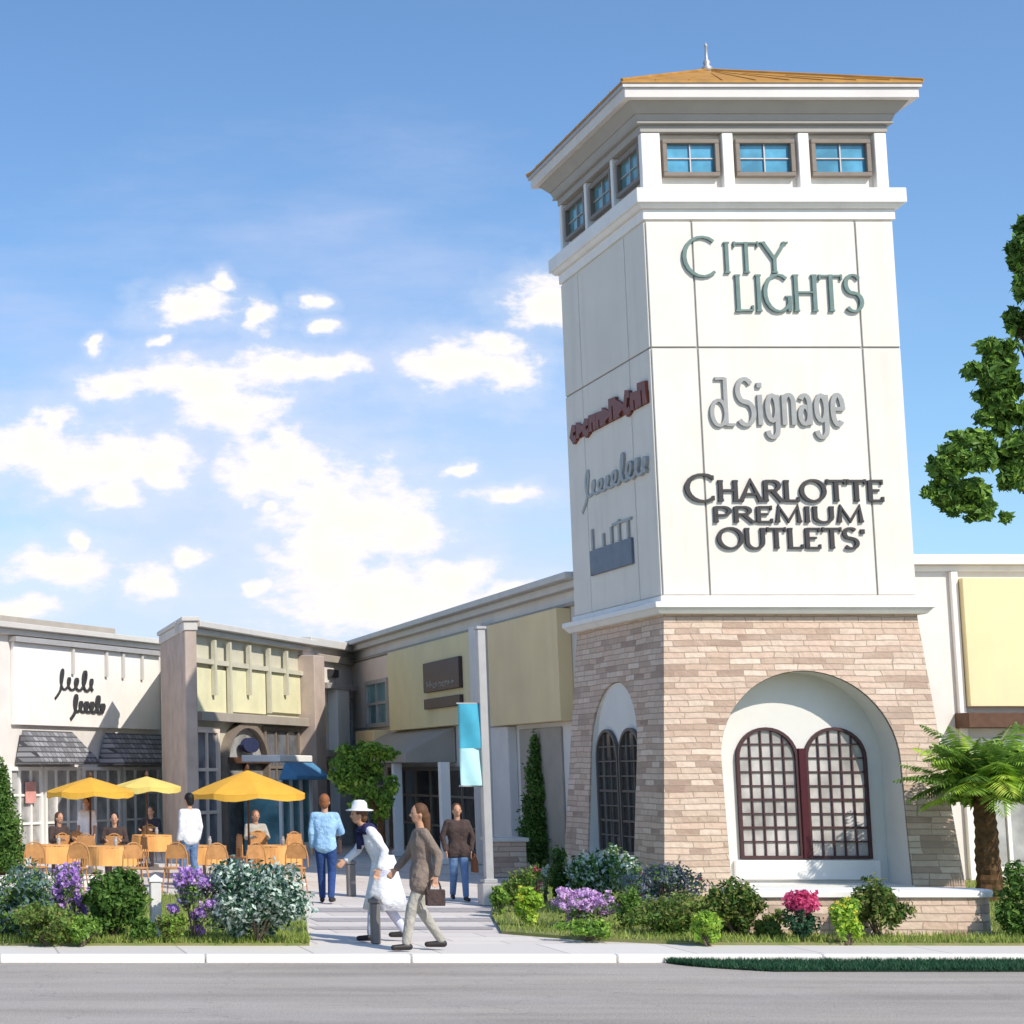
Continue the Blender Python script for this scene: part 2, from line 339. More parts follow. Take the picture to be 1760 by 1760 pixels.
# ------------------------------------------------------------------ lettering (stroke font)
def arc(cx, cy, rx, ry, a0, a1, n=14):
    return [(cx+rx*math.cos(R(a0+(a1-a0)*i/n)), cy+ry*math.sin(R(a0+(a1-a0)*i/n))) for i in range(n+1)]
GL = {
 'C': (.86, [arc(.47, .5, .43, .5, 50, 310)], [(.75, .88, 'v'), (.75, .12, 'v')]),
 'I': (.22, [[(.11, 0), (.11, 1)]], [(.11, 0), (.11, 1)]),
 'T': (.72, [[(.36, 0), (.36, 1)], [(0, .97), (.72, .97)]], [(.36, 0), (0.02, .93, 'v'), (.70, .93, 'v')]),
 'Y': (.72, [[(.36, 0), (.36, .45), (.03, 1)], [(.36, .45), (.69, 1)]], [(.36, 0), (.03, 1), (.69, 1)]),
 'L': (.58, [[(.1, 0), (.1, 1)], [(.1, .03), (.56, .03)]], [(.1, 1), (.1, 0), (.55, .09, 'v')]),
 'G': (.86, [arc(.45, .5, .42, .5, 50, 330), [(.80, .0), (.80, .42)]], [(.76, .42)]),
 'H': (.78, [[(.1, 0), (.1, 1)], [(.68, 0), (.68, 1)], [(.1, .52), (.68, .52)]], [(.1, 0), (.1, 1), (.68, 0), (.68, 1)]),
 'S': (.56, [arc(.28, .74, .23, .25, 35, 270, 12)+arc(.28, .25, .25, .25, 90, -145, 12)], []),
 'A': (.84, [[(.04, 0), (.42, 1), (.80, 0)], [(.18, .34), (.66, .34)]], [(.04, 0), (.80, 0)]),
 'R': (.74, [[(.1, 0), (.1, 1)], [(.1, .97), (.36, .97)]+arc(.36, .74, .25, .23, 90, -90, 10)+[(.1, .51)], [(.36, .51), (.70, 0)]], [(.1, 0), (.72, 0)]),
 'O': (.96, [arc(.48, .5, .44, .5, 0, 360, 24)], []),
 'E': (.62, [[(.1, 0), (.1, 1)], [(.1, .97), (.56, .97)], [(.1, .52), (.46, .52)], [(.1, .03), (.58, .03)]], [(.56, .91, 'v'), (.58, .09, 'v')]),
 'P': (.66, [[(.1, 0), (.1, 1)], [(.1, .97), (.34, .97)]+arc(.34, .71, .26, .26, 90, -90, 10)+[(.1, .45)]], [(.1, 0)]),
 'M': (1.0, [[(.1, 0), (.16, 1), (.5, .06), (.84, 1), (.90, 0)]], [(.1, 0), (.90, 0)]),
 'U': (.80, [[(.1, 1), (.1, .32)]+arc(.4, .32, .30, .32, 180, 360, 12)+[(.70, 1)]], [(.1, 1), (.70, 1)]),
 'd': (.62, [arc(.27, .34, .19, .34, 0, 360, 18), [(.46, 1.28), (.46, 0)], [(.2, 1.26), (.46, 1.26)], [(.46, .02), (.68, .02)]], []),
 'i': (.2, [[(.1, 0), (.1, .68)], [(.1, .84), (.1, .95)]], [(.1, 0)]),
 'g': (.46, [arc(.22, .38, .16, .29, 0, 360, 16), [(.38, .68), (.38, -.1)]+arc(.21, -.1, .17, .18, 0, -170, 8)], []),
 'n': (.46, [[(.08, 0), (.08, .68)], [(.08, .5)]+arc(.23, .5, .15, .18, 150, 0, 8)+[(.38, 0)]], []),
 'a': (.46, [arc(.21, .22, .15, .20, 0, 360, 16), arc(.22, .48, .15, .19, 150, 0, 8)+[(.37, 0)]], []),
 'e': (.46, [[(.06, .36), (.38, .36)]+arc(.22, .34, .17, .34, 5, 310, 16)], []),
 ' ': (.3, [], []),
}
def ribbon(mb, F, pts, sc, ox, oz, thick, thin, n0, n1):
    P = [Vector((ox+x*sc[0], oz+y*sc[1])) for x, y in pts]
    closed = (P[0]-P[-1]).length < 1e-4
    Lf, Rt = [], []
    for i, p in enumerate(P):
        a = P[i-1] if i > 0 else (P[-2] if closed else P[i]); b = P[i+1] if i < len(P)-1 else (P[1] if closed else P[i])
        t1 = (p-a); t2 = (b-p)
        if t1.length < 1e-6: t1 = t2
        if t2.length < 1e-6: t2 = t1
        t = (t1.normalized()+t2.normalized())
        if t.length < 1e-6: t = t1
        t.normalize(); nn = Vector((-t.y, t.x)); w = (thin+(thick-thin)*abs(t.y))/2
        co = max(.5, nn.dot(Vector((-t1.y, t1.x)).normalized())); w = w/co
        Lf.append(p+nn*w); Rt.append(p-nn*w)
    k = len(P); vs = []
    for i_, q in enumerate(Lf): vs.append(F.p(q.x, q.y, n1+.0004*i_))
    for i_, q in enumerate(Rt): vs.append(F.p(q.x, q.y, n1+.0004*i_))
    for q in Lf: vs.append(F.p(q.x, q.y, n0))
    for q in Rt: vs.append(F.p(q.x, q.y, n0))
    fs = []
    for i in range(k-1):
        fs += [(i, i+1, k+i+1, k+i), (2*k+i, 3*k+i, 3*k+i+1, 2*k+i+1), (i, 2*k+i, 2*k+i+1, i+1), (k+i, k+i+1, 3*k+i+1, 3*k+i)]
    if not closed: fs += [(0, k, 3*k, 2*k), (k-1, 3*k-1, 4*k-1, 2*k-1)]
    mb.add(vs, fs)
def lettering(mb, F, text, a0, a1, z0, h, thick, thin, serif=0, n0=.0, n1=.04, gap=.14, sizes=None):
    sizes = sizes or [1]*len(text)
    tot = sum((GL[c][0]+gap)*s for c, s in zip(text, sizes))-gap*sizes[-1]
    sx = (a1-a0)/tot; x = a0; j = 0
    for c, s in zip(text, sizes):
        w, st_, sf = GL[c]
        for pl in st_:
            j += 1; ribbon(mb, F, pl, (sx*s, h*s), x, z0, thick, thin, n0, n1+.0015*(j % 5))
        for q in sf:
            if not serif: break
            px_, pz = x+q[0]*sx*s, z0+q[1]*h*s
            j += 1
            if len(q) == 2: ribbon(mb, F, [(-serif, 0), (serif, 0)], (1, 1), px_, pz+(thin*.4 if q[1] < .3 else -thin*.4), thin, thin, n0, n1+.0015*(j % 5)+.0007)
            else: ribbon(mb, F, [(0, -serif), (0, serif)], (1, 1), px_, pz, thin, thin, n0, n1+.0015*(j % 5)+.0007)
        x += (w+gap)*sx*s

# ================================================================== SETTING
def sheet(name, poly, z, m, kind='structure', thick=0):
    mb = MB(); n = len(poly)
    if thick:
        mb.add([(x, y, z-thick) for x, y in poly]+[(x, y, z) for x, y in poly], [tuple(range(n-1, -1, -1)), tuple(range(n, 2*n))]+[(i, (i+1) % n, n+(i+1) % n, n+i) for i in range(n)])
    else: mb.add([(x, y, z) for x, y in poly], [tuple(range(n))])
    o = mb.build(name, m); o['kind'] = kind; return o
YK = G(900, 1641).y            # kerb face
YW = G(900, 1622).y            # back of the pavement
tag(sheet('ground', [(-2500, -1500), (2500, -1500), (2500, 3000), (-2500, 3000)], -.2, M['terrain']), 'broad dry grassy ground stretching away behind the shops')
tag(sheet('road', [(-80, -20), (90, -20), (90, YK), (-80, YK)], -.09, M['asphalt'], thick=.05), 'pale grey asphalt road with long darker streaks')
mb = MB()
x = -40.0
while x < 60: mb.box(x, x+2.385, YK, YK+.16, -.18, .0, 0); x += 2.4
kb = mb.build('kerb', M['kerb'], bevel=.015); tag(kb, 'bright white kerb stones edging the road', kind='structure')
tag(sheet('pavement', [(-80, YK+.16), (90, YK+.16), (90, YW), (-80, YW)], -.004, M['walk'], thick=.15), 'pale concrete pavement behind the white kerb')
tag(sheet('plaza', [(-80, YW), (90, YW), (90, 62), (-80, 62)], -.008, M['plaza'], thick=.15), 'pale stone plaza in front of the shops')
for i, (va, vb) in enumerate([(1560, 1567), (1577, 1583), (1592, 1597)]):
    a, b = G(530, va), G(530, vb); c, d = G(848, vb), G(848, va)
    tag(sheet('paving_band', [(a.x, b.y), (c.x, b.y), (d.x, a.y), (a.x, a.y)], -.003, M['plazaband']), ['far', 'middle', 'near'][i]+' darker paving band across the plaza entrance')
# planting beds
lb = [G(-300, 1625), G(532, 1625), G(528, 1600), G(520, 1545), G(-300, 1530)]
tag(sheet('planting_bed', [(p.x, p.y) for p in lb], .03, M['lawn'], thick=.06), 'grassy planting bed left of the plaza entrance')
rb = [G(862, 1604), G(1010, 1616), G(1200, 1624), G(1690, 1625), G(2300, 1625), G(2300, 1440), G(1400, 1480), G(960, 1470), G(852, 1545), G(845, 1575)]
tag(sheet('planting_bed', [(p.x, p.y) for p in rb], .03, M['lawn'], thick=.06), 'grassy planting bed round the foot of the tower')

def blades(name, region, count, hmin, hmax, m, label, kind='stuff'):
    vs, fs = [], []
    for i in range(count):
        x, y, z = region()
        a = random.uniform(0, math.pi); h = random.uniform(hmin, hmax); w = .006+.006*random.random()
        lx, ly = random.gauss(0, .03), random.gauss(0, .03); dx, dy = math.cos(a)*w, math.sin(a)*w
        k = len(vs); vs += [(x-dx, y-dy, z), (x+dx, y+dy, z), (x+lx, y+ly, z+h)]; fs.append((k, k+1, k+2))
    me = bpy.data.meshes.new(name); me.from_pydata(vs, [], fs); me.materials.append(m)
    o = bpy.data.objects.new(name, me); C.objects.link(o); tag(o, label, kind=kind)
def in_poly(poly):
    from mathutils.geometry import intersect_point_tri_2d
    xs = [p.x for p in poly]; ys = [p.y for p in poly]
    def inside(x, y):
        r = False; j = len(poly)-1
        for i in range(len(poly)):
            if (poly[i].y > y) != (poly[j].y > y) and x < (poly[j].x-poly[i].x)*(y-poly[i].y)/(poly[j].y-poly[i].y)+poly[i].x: r = not r
            j = i
        return r
    def f():
        while True:
            x = random.uniform(max(min(xs), -1), min(max(xs), 20)); y = min(ys)+(max(ys)-min(ys))*random.random()**1.8
            if inside(x, y): return x, y, .025
    return f
blades('grass', in_poly(lb), 22000, .04, .11, L['grass'], 'short green grass of the left planting bed')
blades('grass', in_poly(rb), 34000, .04, .11, L['grass'], 'short green grass of the right planting bed')

# ================================================================== TOWER
YT = 32.5
STONE = M['stone']
cA = W(1140, 1040, YT); cB = W(1575, 1040, YT)
X0, X1 = cA.x, cB.x; TW = X1-X0
TD = WX(990, 1050, X0).y-YT
tower = empty('clock_free_tower', (X0+TW/2, YT+TD/2, 0), 'tall square white tower on a flared tan stone base with bronze hipped roof', 'tower')
tower.name = 'shopping_tower'
XC, YC = X0+TW/2, YT+TD/2
zS = W(1140, 1056, YT).z        # top of stone
zB = W(1140, 1034, YT-.2).z     # top of base band
zsill0 = W(1110, 378, YT-.02).z; zsill1 = W(1110, 322, YT-.2).z
zw1 = W(1110, 228, YT).z; zc = W(1110, 205, YT).z
zeave0 = W(1086, 170, YT-.36).z; zeave1 = W(1086, 148, YT-.36).z
zap = W(1217, 121, YC).z; zspire = W(1217, 76, YC).z
BAT = .36
FF = Frame((X0, YT, 0), (1, 0, 0), (0, -1, 0))            # front
FL = Frame((X0, YT+TD, 0), (0, -1, 0), (-1, 0, 0))        # left face, s runs from the back towards the camera
FR = Frame((X1, YT, 0), (0, 1, 0), (1, 0, 0))
FB = Frame((X1, YT+TD, 0), (-1, 0, 0), (0, 1, 0))
def batter(z): return BAT*(1-z/zS)
def wall_open(F, width, arch_c, arch_r, spring, sill, depth, name, parent):
    """battered stone face with a round-arched opening, its reveal and the plaster wall at the back of the recess"""
    def mp(a, z, extra=0):
        b = batter(z); k = (a/width)
        return F.p(a-b*(1-2*k) if False else (-b+(width+2*b)*k), z, b+extra)
    def flat(a, z, n): return F.p(a, z, n)
    arch = [(arch_c-arch_r, sill)]+[(arch_c-arch_r*math.cos(t), spring+arch_r*math.sin(t)) for t in [math.pi*i/28 for i in range(29)]]+[(arch_c+arch_r, sill)]
    bm = bmesh.new()
    def direct(a, z):   # in the opening the side positions stay plumb
        return F.p(a, z, batter(z))
    outer = [mp(0, 0), mp(width, 0), mp(width, zS), mp(0, zS)]
    ov = [bm.verts.new(p) for p in outer]; av = [bm.verts.new(direct(a, z)) for a, z in arch]
    es = [bm.edges.new((ov[i], ov[(i+1) % 4])) for i in range(4)]+[bm.edges.new((av[i], av[(i+1) % len(av)])) for i in range(len(av))]
    bmesh.ops.triangle_fill(bm, use_beauty=True, use_dissolve=False, edges=es)
    for f in bm.faces:
        if f.normal.dot(F.N) < 0: f.normal_flip()
    bv = [bm.verts.new(F.p(a, z, -depth)) for a, z in arch]
    for i in range(len(av)-1): bm.faces.new((av[i], av[i+1], bv[i+1], bv[i]))
    me = bpy.data.meshes.new('stone_wall'); 
    bmesh.ops.translate(bm, verts=bm.verts, vec=-Vector(tower.location)); bm.to_mesh(me); bm.free()
    me.materials.append(STONE)
    o = bpy.data.objects.new('stone_wall', me); C.objects.link(o); o.parent = parent
    # plaster lining: a thin shell just inside the reveal and the back wall
    mb = MB(); k = len(arch); e = .012
    inn = [(arch_c+(a-arch_c)*(1-e/arch_r), z-(e if z > sill else 0)) for a, z in arch]
    vs = [F.p(a, z, batter(z)-.03) for a, z in inn]+[F.p(a, z, -depth) for a, z in inn]
    mb.add(vs, [(i, i+1, k+i+1, k+i) for i in range(k-1)]+[tuple(range(k, 2*k))])
    a0, a1 = arch_c-arch_r, arch_c+arch_r
    F.box(mb, a0+.0, a1-.0, sill-.12, sill+.004, -depth, batter(sill)+.03)
    ob = mb.build('arch_recess', M['reveal'], parent)
    return ob
# front arch
aL, zz = FF.hit(1233, 1320); aR, _ = FF.hit(1540, 1320)
ac, ar = (aL+aR)/2, (aR-aL)/2
ztop = FF.hit(1380, 1153)[1]; zsil = FF.hit(1380, 1520)[1]
DEP = .46
wall_open(FF, TW, ac, ar, ztop-ar, zsil, DEP, 'front', tower)
# left arch
bL, _ = FL.hit(1031, 1300); bR, _ = FL.hit(1112, 1300)
bc, br = (bL+bR)/2, abs(bR-bL)/2
zt2 = FL.hit(1068, 1172)[1]
wall_open(FL, TD, bc, br, zt2-br, zsil+.25, -.03, 'left', tower)
mb = MB()
for F, w in ((FR, TD), (FB, TW)):
    mb.add([F.p(-BAT, 0, BAT), F.p(w+BAT, 0, BAT), F.p(w, zS), F.p(0, zS)], [(0, 1, 2, 3)])
mb.build('stone_wall', STONE, tower)
# recessed window pairs
def arched_pair(F, n, a0, a1, z0, z1, gap, parent, bars=4, rows=7, post=True, glass='glass_dark', fm='iron'):
    wdw = MB(); w = (a1-a0-gap)/2; fr = .055
    panes = MB()
    for k in range(2):
        s0 = a0+k*(w+gap); s1 = s0+w; r = w/2; sp = z1-r
        out = [(s0, z0)]+[(s0+r-r*math.cos(t), sp+r*math.sin(t)) for t in [math.pi*i/16 for i in range(17)]]+[(s1, z0)]
        ri = r-fr
        inn = [(s0+fr, z0+fr)]+[(s0+r-ri*math.cos(t), sp+ri*math.sin(t)) for t in [math.pi*i/16 for i in range(17)]]+[(s1-fr, z0+fr)]
        m = len(out)
        vs = [F.p(a, z, n+.07) for a, z in out]+[F.p(a, z, n+.07) for a, z in inn]+[F.p(a, z, n) for a, z in out]+[F.p(a, z, n+.012) for a, z in inn]
        fs = []
        for i in range(m):
            j = (i+1) % m
            fs += [(i, j, m+j, m+i), (i, 2*m+i, 2*m+j, j), (m+i, m+j, 3*m+j, 3*m+i)]
        wdw.add(vs, fs)
        panes.add([F.p(a, z, n+.018) for a, z in inn], [tuple(range(m))])
        for i in range(1, bars):
            a = s0+fr+(w-2*fr)*i/bars; dz = ri*ri-(a-s0-r)**2; top = sp+math.sqrt(max(0, dz))
            F.box(wdw, a-.013, a+.013, z0+fr, top, n+.02, n+.05)
        for i in range(1, rows):
            z = z0+fr+(z1-z0-2*fr)*i/rows; half = w/2-fr
            if z > sp: half = math.sqrt(max(0, ri*ri-(z-sp)**2))
            th = .022 if i in (2, 4) else .013
            F.box(wdw, s0+w/2-half, s0+w/2+half, z-th, z+th, n+.02, n+.047)
    fo = wdw.build('window', M[fm], parent)
    panes.build('pane', M[glass], fo)
    if post:
        p = MB(); F.box(p, a0+w-.01, a0+w+gap+.01, z0+.0, z1-w*.34, n+.0, n+.10); p.build('centre_post', M['burgundy'], fo, bevel=.01)
    return fo
wa0 = FF.hit(1268, 1400, -DEP)[0]; wa1 = FF.hit(1493, 1400, -DEP)[0]; wz1 = FF.hit(1320, 1250, -DEP)[1]; wz0 = FF.hit(1320, 1476, -DEP)[1]
arched_pair(FF, -DEP, wa0, wa1, wz0, wz1, .11, tower, 5, 9, glass='glass_mid')
la0 = bc-br+.0; la1 = bc+br-.0
arched_pair(FL, .03, la0+.05, la1-.05, zsil+.42, FL.hit(1068, 1252, .03)[1], .06, tower, 3, 8, False, fm='greybrown')
p = MB(); FF.box(p, wa0-.12, wa1+.12, wz0-.36, wz0-.02, -DEP, -DEP+.09); p.build('sill', M['white'], tower, bevel=.015)

def ring(mb, o, z0, z1, o2=None, mi=0):
    """band round the tower standing o metres proud (o at the bottom, o2 at the top)"""
    o2 = o if o2 is None else o2
    mb.hexa([(X0-o, YT-o, z0), (X1+o, YT-o, z0), (X1+o, YT+TD+o, z0), (X0-o, YT+TD+o, z0), (X0-o2, YT-o2, z1), (X1+o2, YT-o2, z1), (X1+o2, YT+TD+o2, z1), (X0-o2, YT+TD+o2, z1)], mi)
mb = MB(); ring(mb, .22, zS+.10, zB); ring(mb, .12, zS, zS+.1, .2); ring(mb, .06, zB, zB+.12)
mb.build('base_band', M['white'], tower, bevel=.012)
mb = MB(); ring(mb, 0, zS-.05, zsill0+.05); mb.build('shaft', M['stucco'], tower)
# panel joints (raised panels leave thin open joints)
def shaft_panels():
    mb = MB()
    zj = FF.hit(1300, 598)[1]; za, zb = zB+.12, zsill0-.02
    fa = [0.0, FF.hit(1203, 700)[0], FF.hit(1487, 700)[0], TW]
    j = .016
    for i in range(3):
        for (z0, z1) in ((za, zj), (zj, zb)):
            FF.box(mb, fa[i]+(j if i else .004), fa[i+1]-(j if i < 2 else .004), z0+j, z1-j, .001, .03)
    la = [0, TD*.22, TD*.78, TD]
    for i in range(3):
        for (z0, z1) in ((za, zj), (zj, zb)):
            FL.box(mb, la[i]+(j if i else .004), la[i+1]-(j if i < 2 else .004), z0+j, z1-j, .001, .03)
    mb.build('shaft_panel', M['stucco'], tower, bevel=.008)
    g = MB()
    for a in fa[1:3]: FF.box(g, a-j, a+j, za, zb, .001, .006)
    for a in la[1:3]: FL.box(g, a-j, a+j, za, zb, .001, .006)
    FF.box(g, .01, TW-.01, zj-j, zj+j, .0015, .005); FL.box(g, .01, TD-.01, zj-j, zj+j, .0015, .005)
    g.build('panel_joint', M['groove'], tower)
shaft_panels()
# belt under the windows
hs = zsill1-zsill0
mb = MB(); ring(mb, .05, zsill0, zsill0+hs*.36); ring(mb, .11, zsill0+hs*.36, zsill0+hs*.5, .17); ring(mb, .2, zsill0+hs*.5, zsill1)
mb.build('sill_band', M['white'], tower, bevel=.012)
# window storey: piers, wall and windows
ins = .14
mb = MB(); mb.box(X0+ins, X1-ins, YT+ins, YT+TD-ins, zsill1-.02, zc)
mb.build('window_storey_wall', M['stucco'], tower)
wz_a = FF.hit(1180, 302)[1]; wz_b = FF.hit(1180, 238)[1]
def top_window(F, a0, a1, glass):
    m = MB(); n = -ins+.01; fr = .08
    F.box(m, a0, a1, wz_a, wz_a+fr, n, n+.11); F.box(m, a0, a1, wz_b-fr, wz_b, n, n+.11)
    F.box(m, a0, a0+fr, wz_a+fr, wz_b-fr, n, n+.11); F.box(m, a1-fr, a1, wz_a+fr, wz_b-fr, n, n+.11)
    o = m.build('window', M['darkframe'], tower, bevel=.008)
    g = MB(); F.box(g, a0+fr, a1-fr, wz_a+fr, wz_b-fr, n-.005, n+.02); g.build('pane', M[glass], o)
    b = MB(); c = (a0+a1)/2; F.box(b, c-.011, c+.011, wz_a+fr, wz_b-fr, n+.02, n+.055)
    z = wz_a+(wz_b-wz_a)*.5; F.box(b, a0+fr, a1-fr, z-.010, z+.010, n+.02, n+.05)
    b.build('glazing_bar', M['metalgrey'], o)
wins = [(1135, 1232), (1260, 1362), (1390, 1492)]
sw = []
for u0, u1 in wins:
    a0 = FF.hit(u0, 270, -ins)[0]; a1 = FF.hit(u1, 270, -ins)[0]; sw.append((a0, a1)); top_window(FF, a0, a1, 'glass_blue')
pr = MB(); edges = [0.0]+[x for p in sw for x in p]+[TW]
for i in range(0, 8, 2):
    a0, a1 = edges[i], edges[i+1]
    if i == 0: a0 = 0; a1 = sw[0][0]-.05
    elif i == 6: a0 = sw[2][1]+.06; a1 = TW
    else: a0 += .05; a1 -= .05
    pr = MB(); FF.box(pr, a0, a1, zsill1, zw1, -ins, .0); pr.build('pier', M['white'], tower, bevel=.01)
for k in range(4):
    c0 = TD*k/3*.97; pr = MB(); FL.box(pr, c0, c0+.12, zsill1, zw1, -ins, -.001); pr.build('pier', M['white'], tower, bevel=.01)
for k in range(3):
    top_window(FL, TD*k/3*.97+.2, TD*(k+1)/3*.97-.08, 'glass_teal')
# crown and eaves
hc = zeave0-zw1
mb = MB(); ring(mb, .02, zw1, zw1+hc*.28); ring(mb, .10, zw1+hc*.28, zw1+hc*.36); ring(mb, .08, zw1+hc*.36, zw1+hc*.62, .13); ring(mb, .14, zw1+hc*.62, zeave0, .30)
mb.build('cornice', M['cornicegrey'], tower, bevel=.01)
OV = .42
mb = MB(); ring(mb, OV, zeave0+.001, zeave1); gm = MB(); ring(gm, OV+.04, zeave1-.05, zeave1+.02); gm.build('gutter', M['metalgrey'], tower)
mb.build('eaves', M['palewall'], tower, bevel=.012)
mb = MB(); o = OV+.06
e = [(X0-o, YT-o), (X1+o, YT-o), (X1+o, YT+TD+o), (X0-o, YT+TD+o)]
bs = [(x, y, zeave1+.021) for x, y in e]; tp = [(x, y, zeave1+.06) for x, y in e]
mb.add(bs+tp+[(XC, YC, zap)], [(3, 2, 1, 0)]+[(i, (i+1) % 4, 4+(i+1) % 4, 4+i) for i in range(4)]+[(4+i, 4+(i+1) % 4, 8) for i in range(4)])
ro = mb.build('roof', M['bronze'], tower)
mb = MB()
for i in range(4):      # hip caps and standing seams
    mb.tube(Vector(tp[i])+Vector((0, 0, .012)), (XC, YC, zap+.012), .03, .03, 6)
    for k in range(1, 9):
        t = k/9; p0 = Vector(tp[i]).lerp(Vector(tp[(i+1) % 4]), t); ap = Vector((XC, YC, zap)); tt = 1-abs(2*t-1)
        mb.tube(p0+Vector((0, 0, .01)), (p0.lerp(ap, .02+.98*tt) if tt < 1 else ap), .012, .012, 4)
mb.build('roof_seam', M['bronze'], ro)
mb = MB(); mb.lathe([(.09, -.05), (.10, .05), (.05, .1), (.07, .16), (.03, .22), (.022, zspire-zap-.06), (.035, zspire-zap-.04), (.003, zspire-zap+.04)], (XC, YC, zap), 12)
mb.build('spire', M['metalgrey'], tower, smooth=True)

# ------------------------------------------------------------------ tower signs
def sign(name, label, F, items, m, cat='sign', group=None):
    mb = MB()
    for it in items:
        text, (u0, v0), (u1, v1), thick, thin, serif = it[:6]; sizes = it[6] if len(it) > 6 else None
        a0, z1 = F.hit(u0, v0, .03); a1, z0 = F.hit(u1, v1, .03)
        gap = it[7] if len(it) > 7 else .14
        h = (z1-z0)/(max(GL_h(c) for c in text))
        lettering(mb, F, text, a0, a1, z0, h, thick, thin, serif, .03, .075, gap, sizes)
    c = Vector(mb.v[0]); o = mb.build(name, m, origin=c); tag(o, label, cat, group); return o
def GL_h(c): return 1.28 if c == 'd' else 1.0
sign('tower_sign', 'grey green CITY LIGHTS letters near the top of the white tower front', FF, [
    ('C', (1170, 408), (1236, 476), .07, .035, 0), ('ITY', (1240, 417), (1352, 470), .062, .03, .05, None, .10),
    ('LIGHTS', (1260, 473), (1482, 536), .07, .033, .05, None, .06)], M['teal'])
sign('tower_sign', 'pale grey Signage lettering in the middle of the white tower front', FF, [
    ('d', (1214, 650), (1258, 732), .07, .05, 0), ('Signage', (1262, 655), (1452, 731), .085, .065, 0, [1.05, 1, 1, 1, 1, 1, 1], .08)], M['greylet'])
sign('tower_sign', 'dark CHARLOTTE PREMIUM OUTLETS letters low on the white tower front', FF, [
    ('C', (1176, 816), (1232, 862), .085, .04, .04), ('HARLOTTE', (1232, 826), (1518, 862), .075, .04, .045, None, .07),
    ('PREMIUM', (1224, 871), (1484, 898), .07, .035, .04, None, .08), ('OUTLETS', (1232, 908), (1474, 943), .07, .035, .04, None, .08)], M['darklet'])
FF_dot = MB(); a, z = FF.hit(1481, 914, .03); FF.box(FF_dot, a-.035, a+.035, z-.04, z+.04, .03, .075)
# (the small mark after the last S belongs to the dark lettering)
big = [o for o in C.objects if o.get('label', '').startswith('dark CHARLOTTE')][0]
dm = FF_dot.build('registered_mark', M['darklet'], big, origin=None)
def scribble(mb, F, a0, a1, z0, z1, n0, n1, seed, th, count=9, sl=0):
    rr = random.Random(seed); w = (a1-a0)/count
    for i in range(count):
        x = a0+i*w; h = z1-z0; top = z0+h*rr.choice([.65, .7, 1, .68]); k = rr.choice([0, 1, 2])
        s = sl*w
        if k == 0: pts = [(x+w*.1, z0), (x+w*.1+s, top), (x+w*.7+s, top-h*.05), (x+w*.75, z0)]
        elif k == 1: pts = [(x+w*.8, z0+h*.12), (x+w*.4, z0), (x+w*.1, z0+h*.3), (x+w*.35+s, top), (x+w*.8+s, top-h*.1)]
        else: pts = [(x+w*.12, z0), (x+w*.12+s, top), (x+w*.75, z0+h*.45), (x+w*.2, z0+h*.3)]
        ribbon(mb, F, pts, (1, 1), 0, 0, th, th*.7, n0, n1+.001*(i % 4))
def cursive(mb, F, a0, a1, z0, z1, n0, n1, loops, th, seed, lead=0):
    rr = random.Random(seed); pts = []; w = (a1-a0)/loops; h = z1-z0
    for i in range(loops):
        hh = h*(1 if i in (0, loops//2+1) else rr.choice([.45, .52, .6])); ww = w*rr.uniform(.3, .5)
        for k in range(14):
            t = k/14; c_ = math.cos(2*math.pi*t); z = z0+hh*(.5-.5*c_)
            if i == lead and t < .25: z = z0-h*.5*(1-4*t)
            pts.append((a0+(i+t)*w+ww*math.sin(2*math.pi*t)+(z-z0)*.25, z))
    ribbon(mb, F, pts, (1, 1), 0, 0, th, th*.45, n0, n1)
# left face: red band of letters, grey script, tall letters over a slate plate
a0, a1 = FL.hit(988, 740)[0], TD-.10
zt, zb_ = FL.hit(1108, 664)[1], FL.hit(1108, 698)[1]
mb = MB(); F = FL; F.box(mb, a0, a1, zb_, zb_+.62*(zt-zb_), .03, .05)
scribble(mb, FL, a0, a1, zb_, zt, .03, .09, 4, .17, 11)
o = mb.build('tower_sign', M['redsign'], origin=FL.p(a0, zb_)); tag(o, 'red brown lettering band on the shaded left face of the tower', 'sign')
mb = MB(); zt, zb_ = FL.hit(1104, 768)[1], FL.hit(1104, 822)[1]
a0 = FL.hit(1004, 820)[0]
cursive(mb, FL, a0, a1-.1, zb_+.05, zt, .03, .05, 9, .10, 9)
o = mb.build('tower_sign', M['greylet'], origin=FL.p(a0, zb_)); tag(o, 'grey script lettering with a long tail on the left tower face', 'sign')
a0, a1 = FL.hit(1020, 950)[0], FL.hit(1092, 930)[0]; zm = FL.hit(1090, 924)[1]; zt = FL.hit(1090, 885)[1]; zb_ = FL.hit(1090, 970)[1]
sg = empty('tower_sign', FL.p(a0, zb_), 'tall thin grey letters above a slate blue plate low on the left tower face', 'sign')
mb = MB(); FL.box(mb, a0, a1, zb_, zm, .03, .08); mb.build('plate', M['slate'], sg, bevel=.01)
mb = MB()
for k, (p, q) in enumerate([(0, 1), (.3, .62), (.52, .8), (.72, 1), (.95, .85)]):
    x = a0+(a1-a0)*(.04+.9*p); FL.box(mb, x, x+.09, zm+.02, zm+(zt-zm)*q, .03, .07)
FL.box(mb, a0+(a1-a0)*.55, a1, zm+(zt-zm)*.8, zm+(zt-zm)*.92, .03, .068)
mb.build('lettering', M['greylet'], sg)

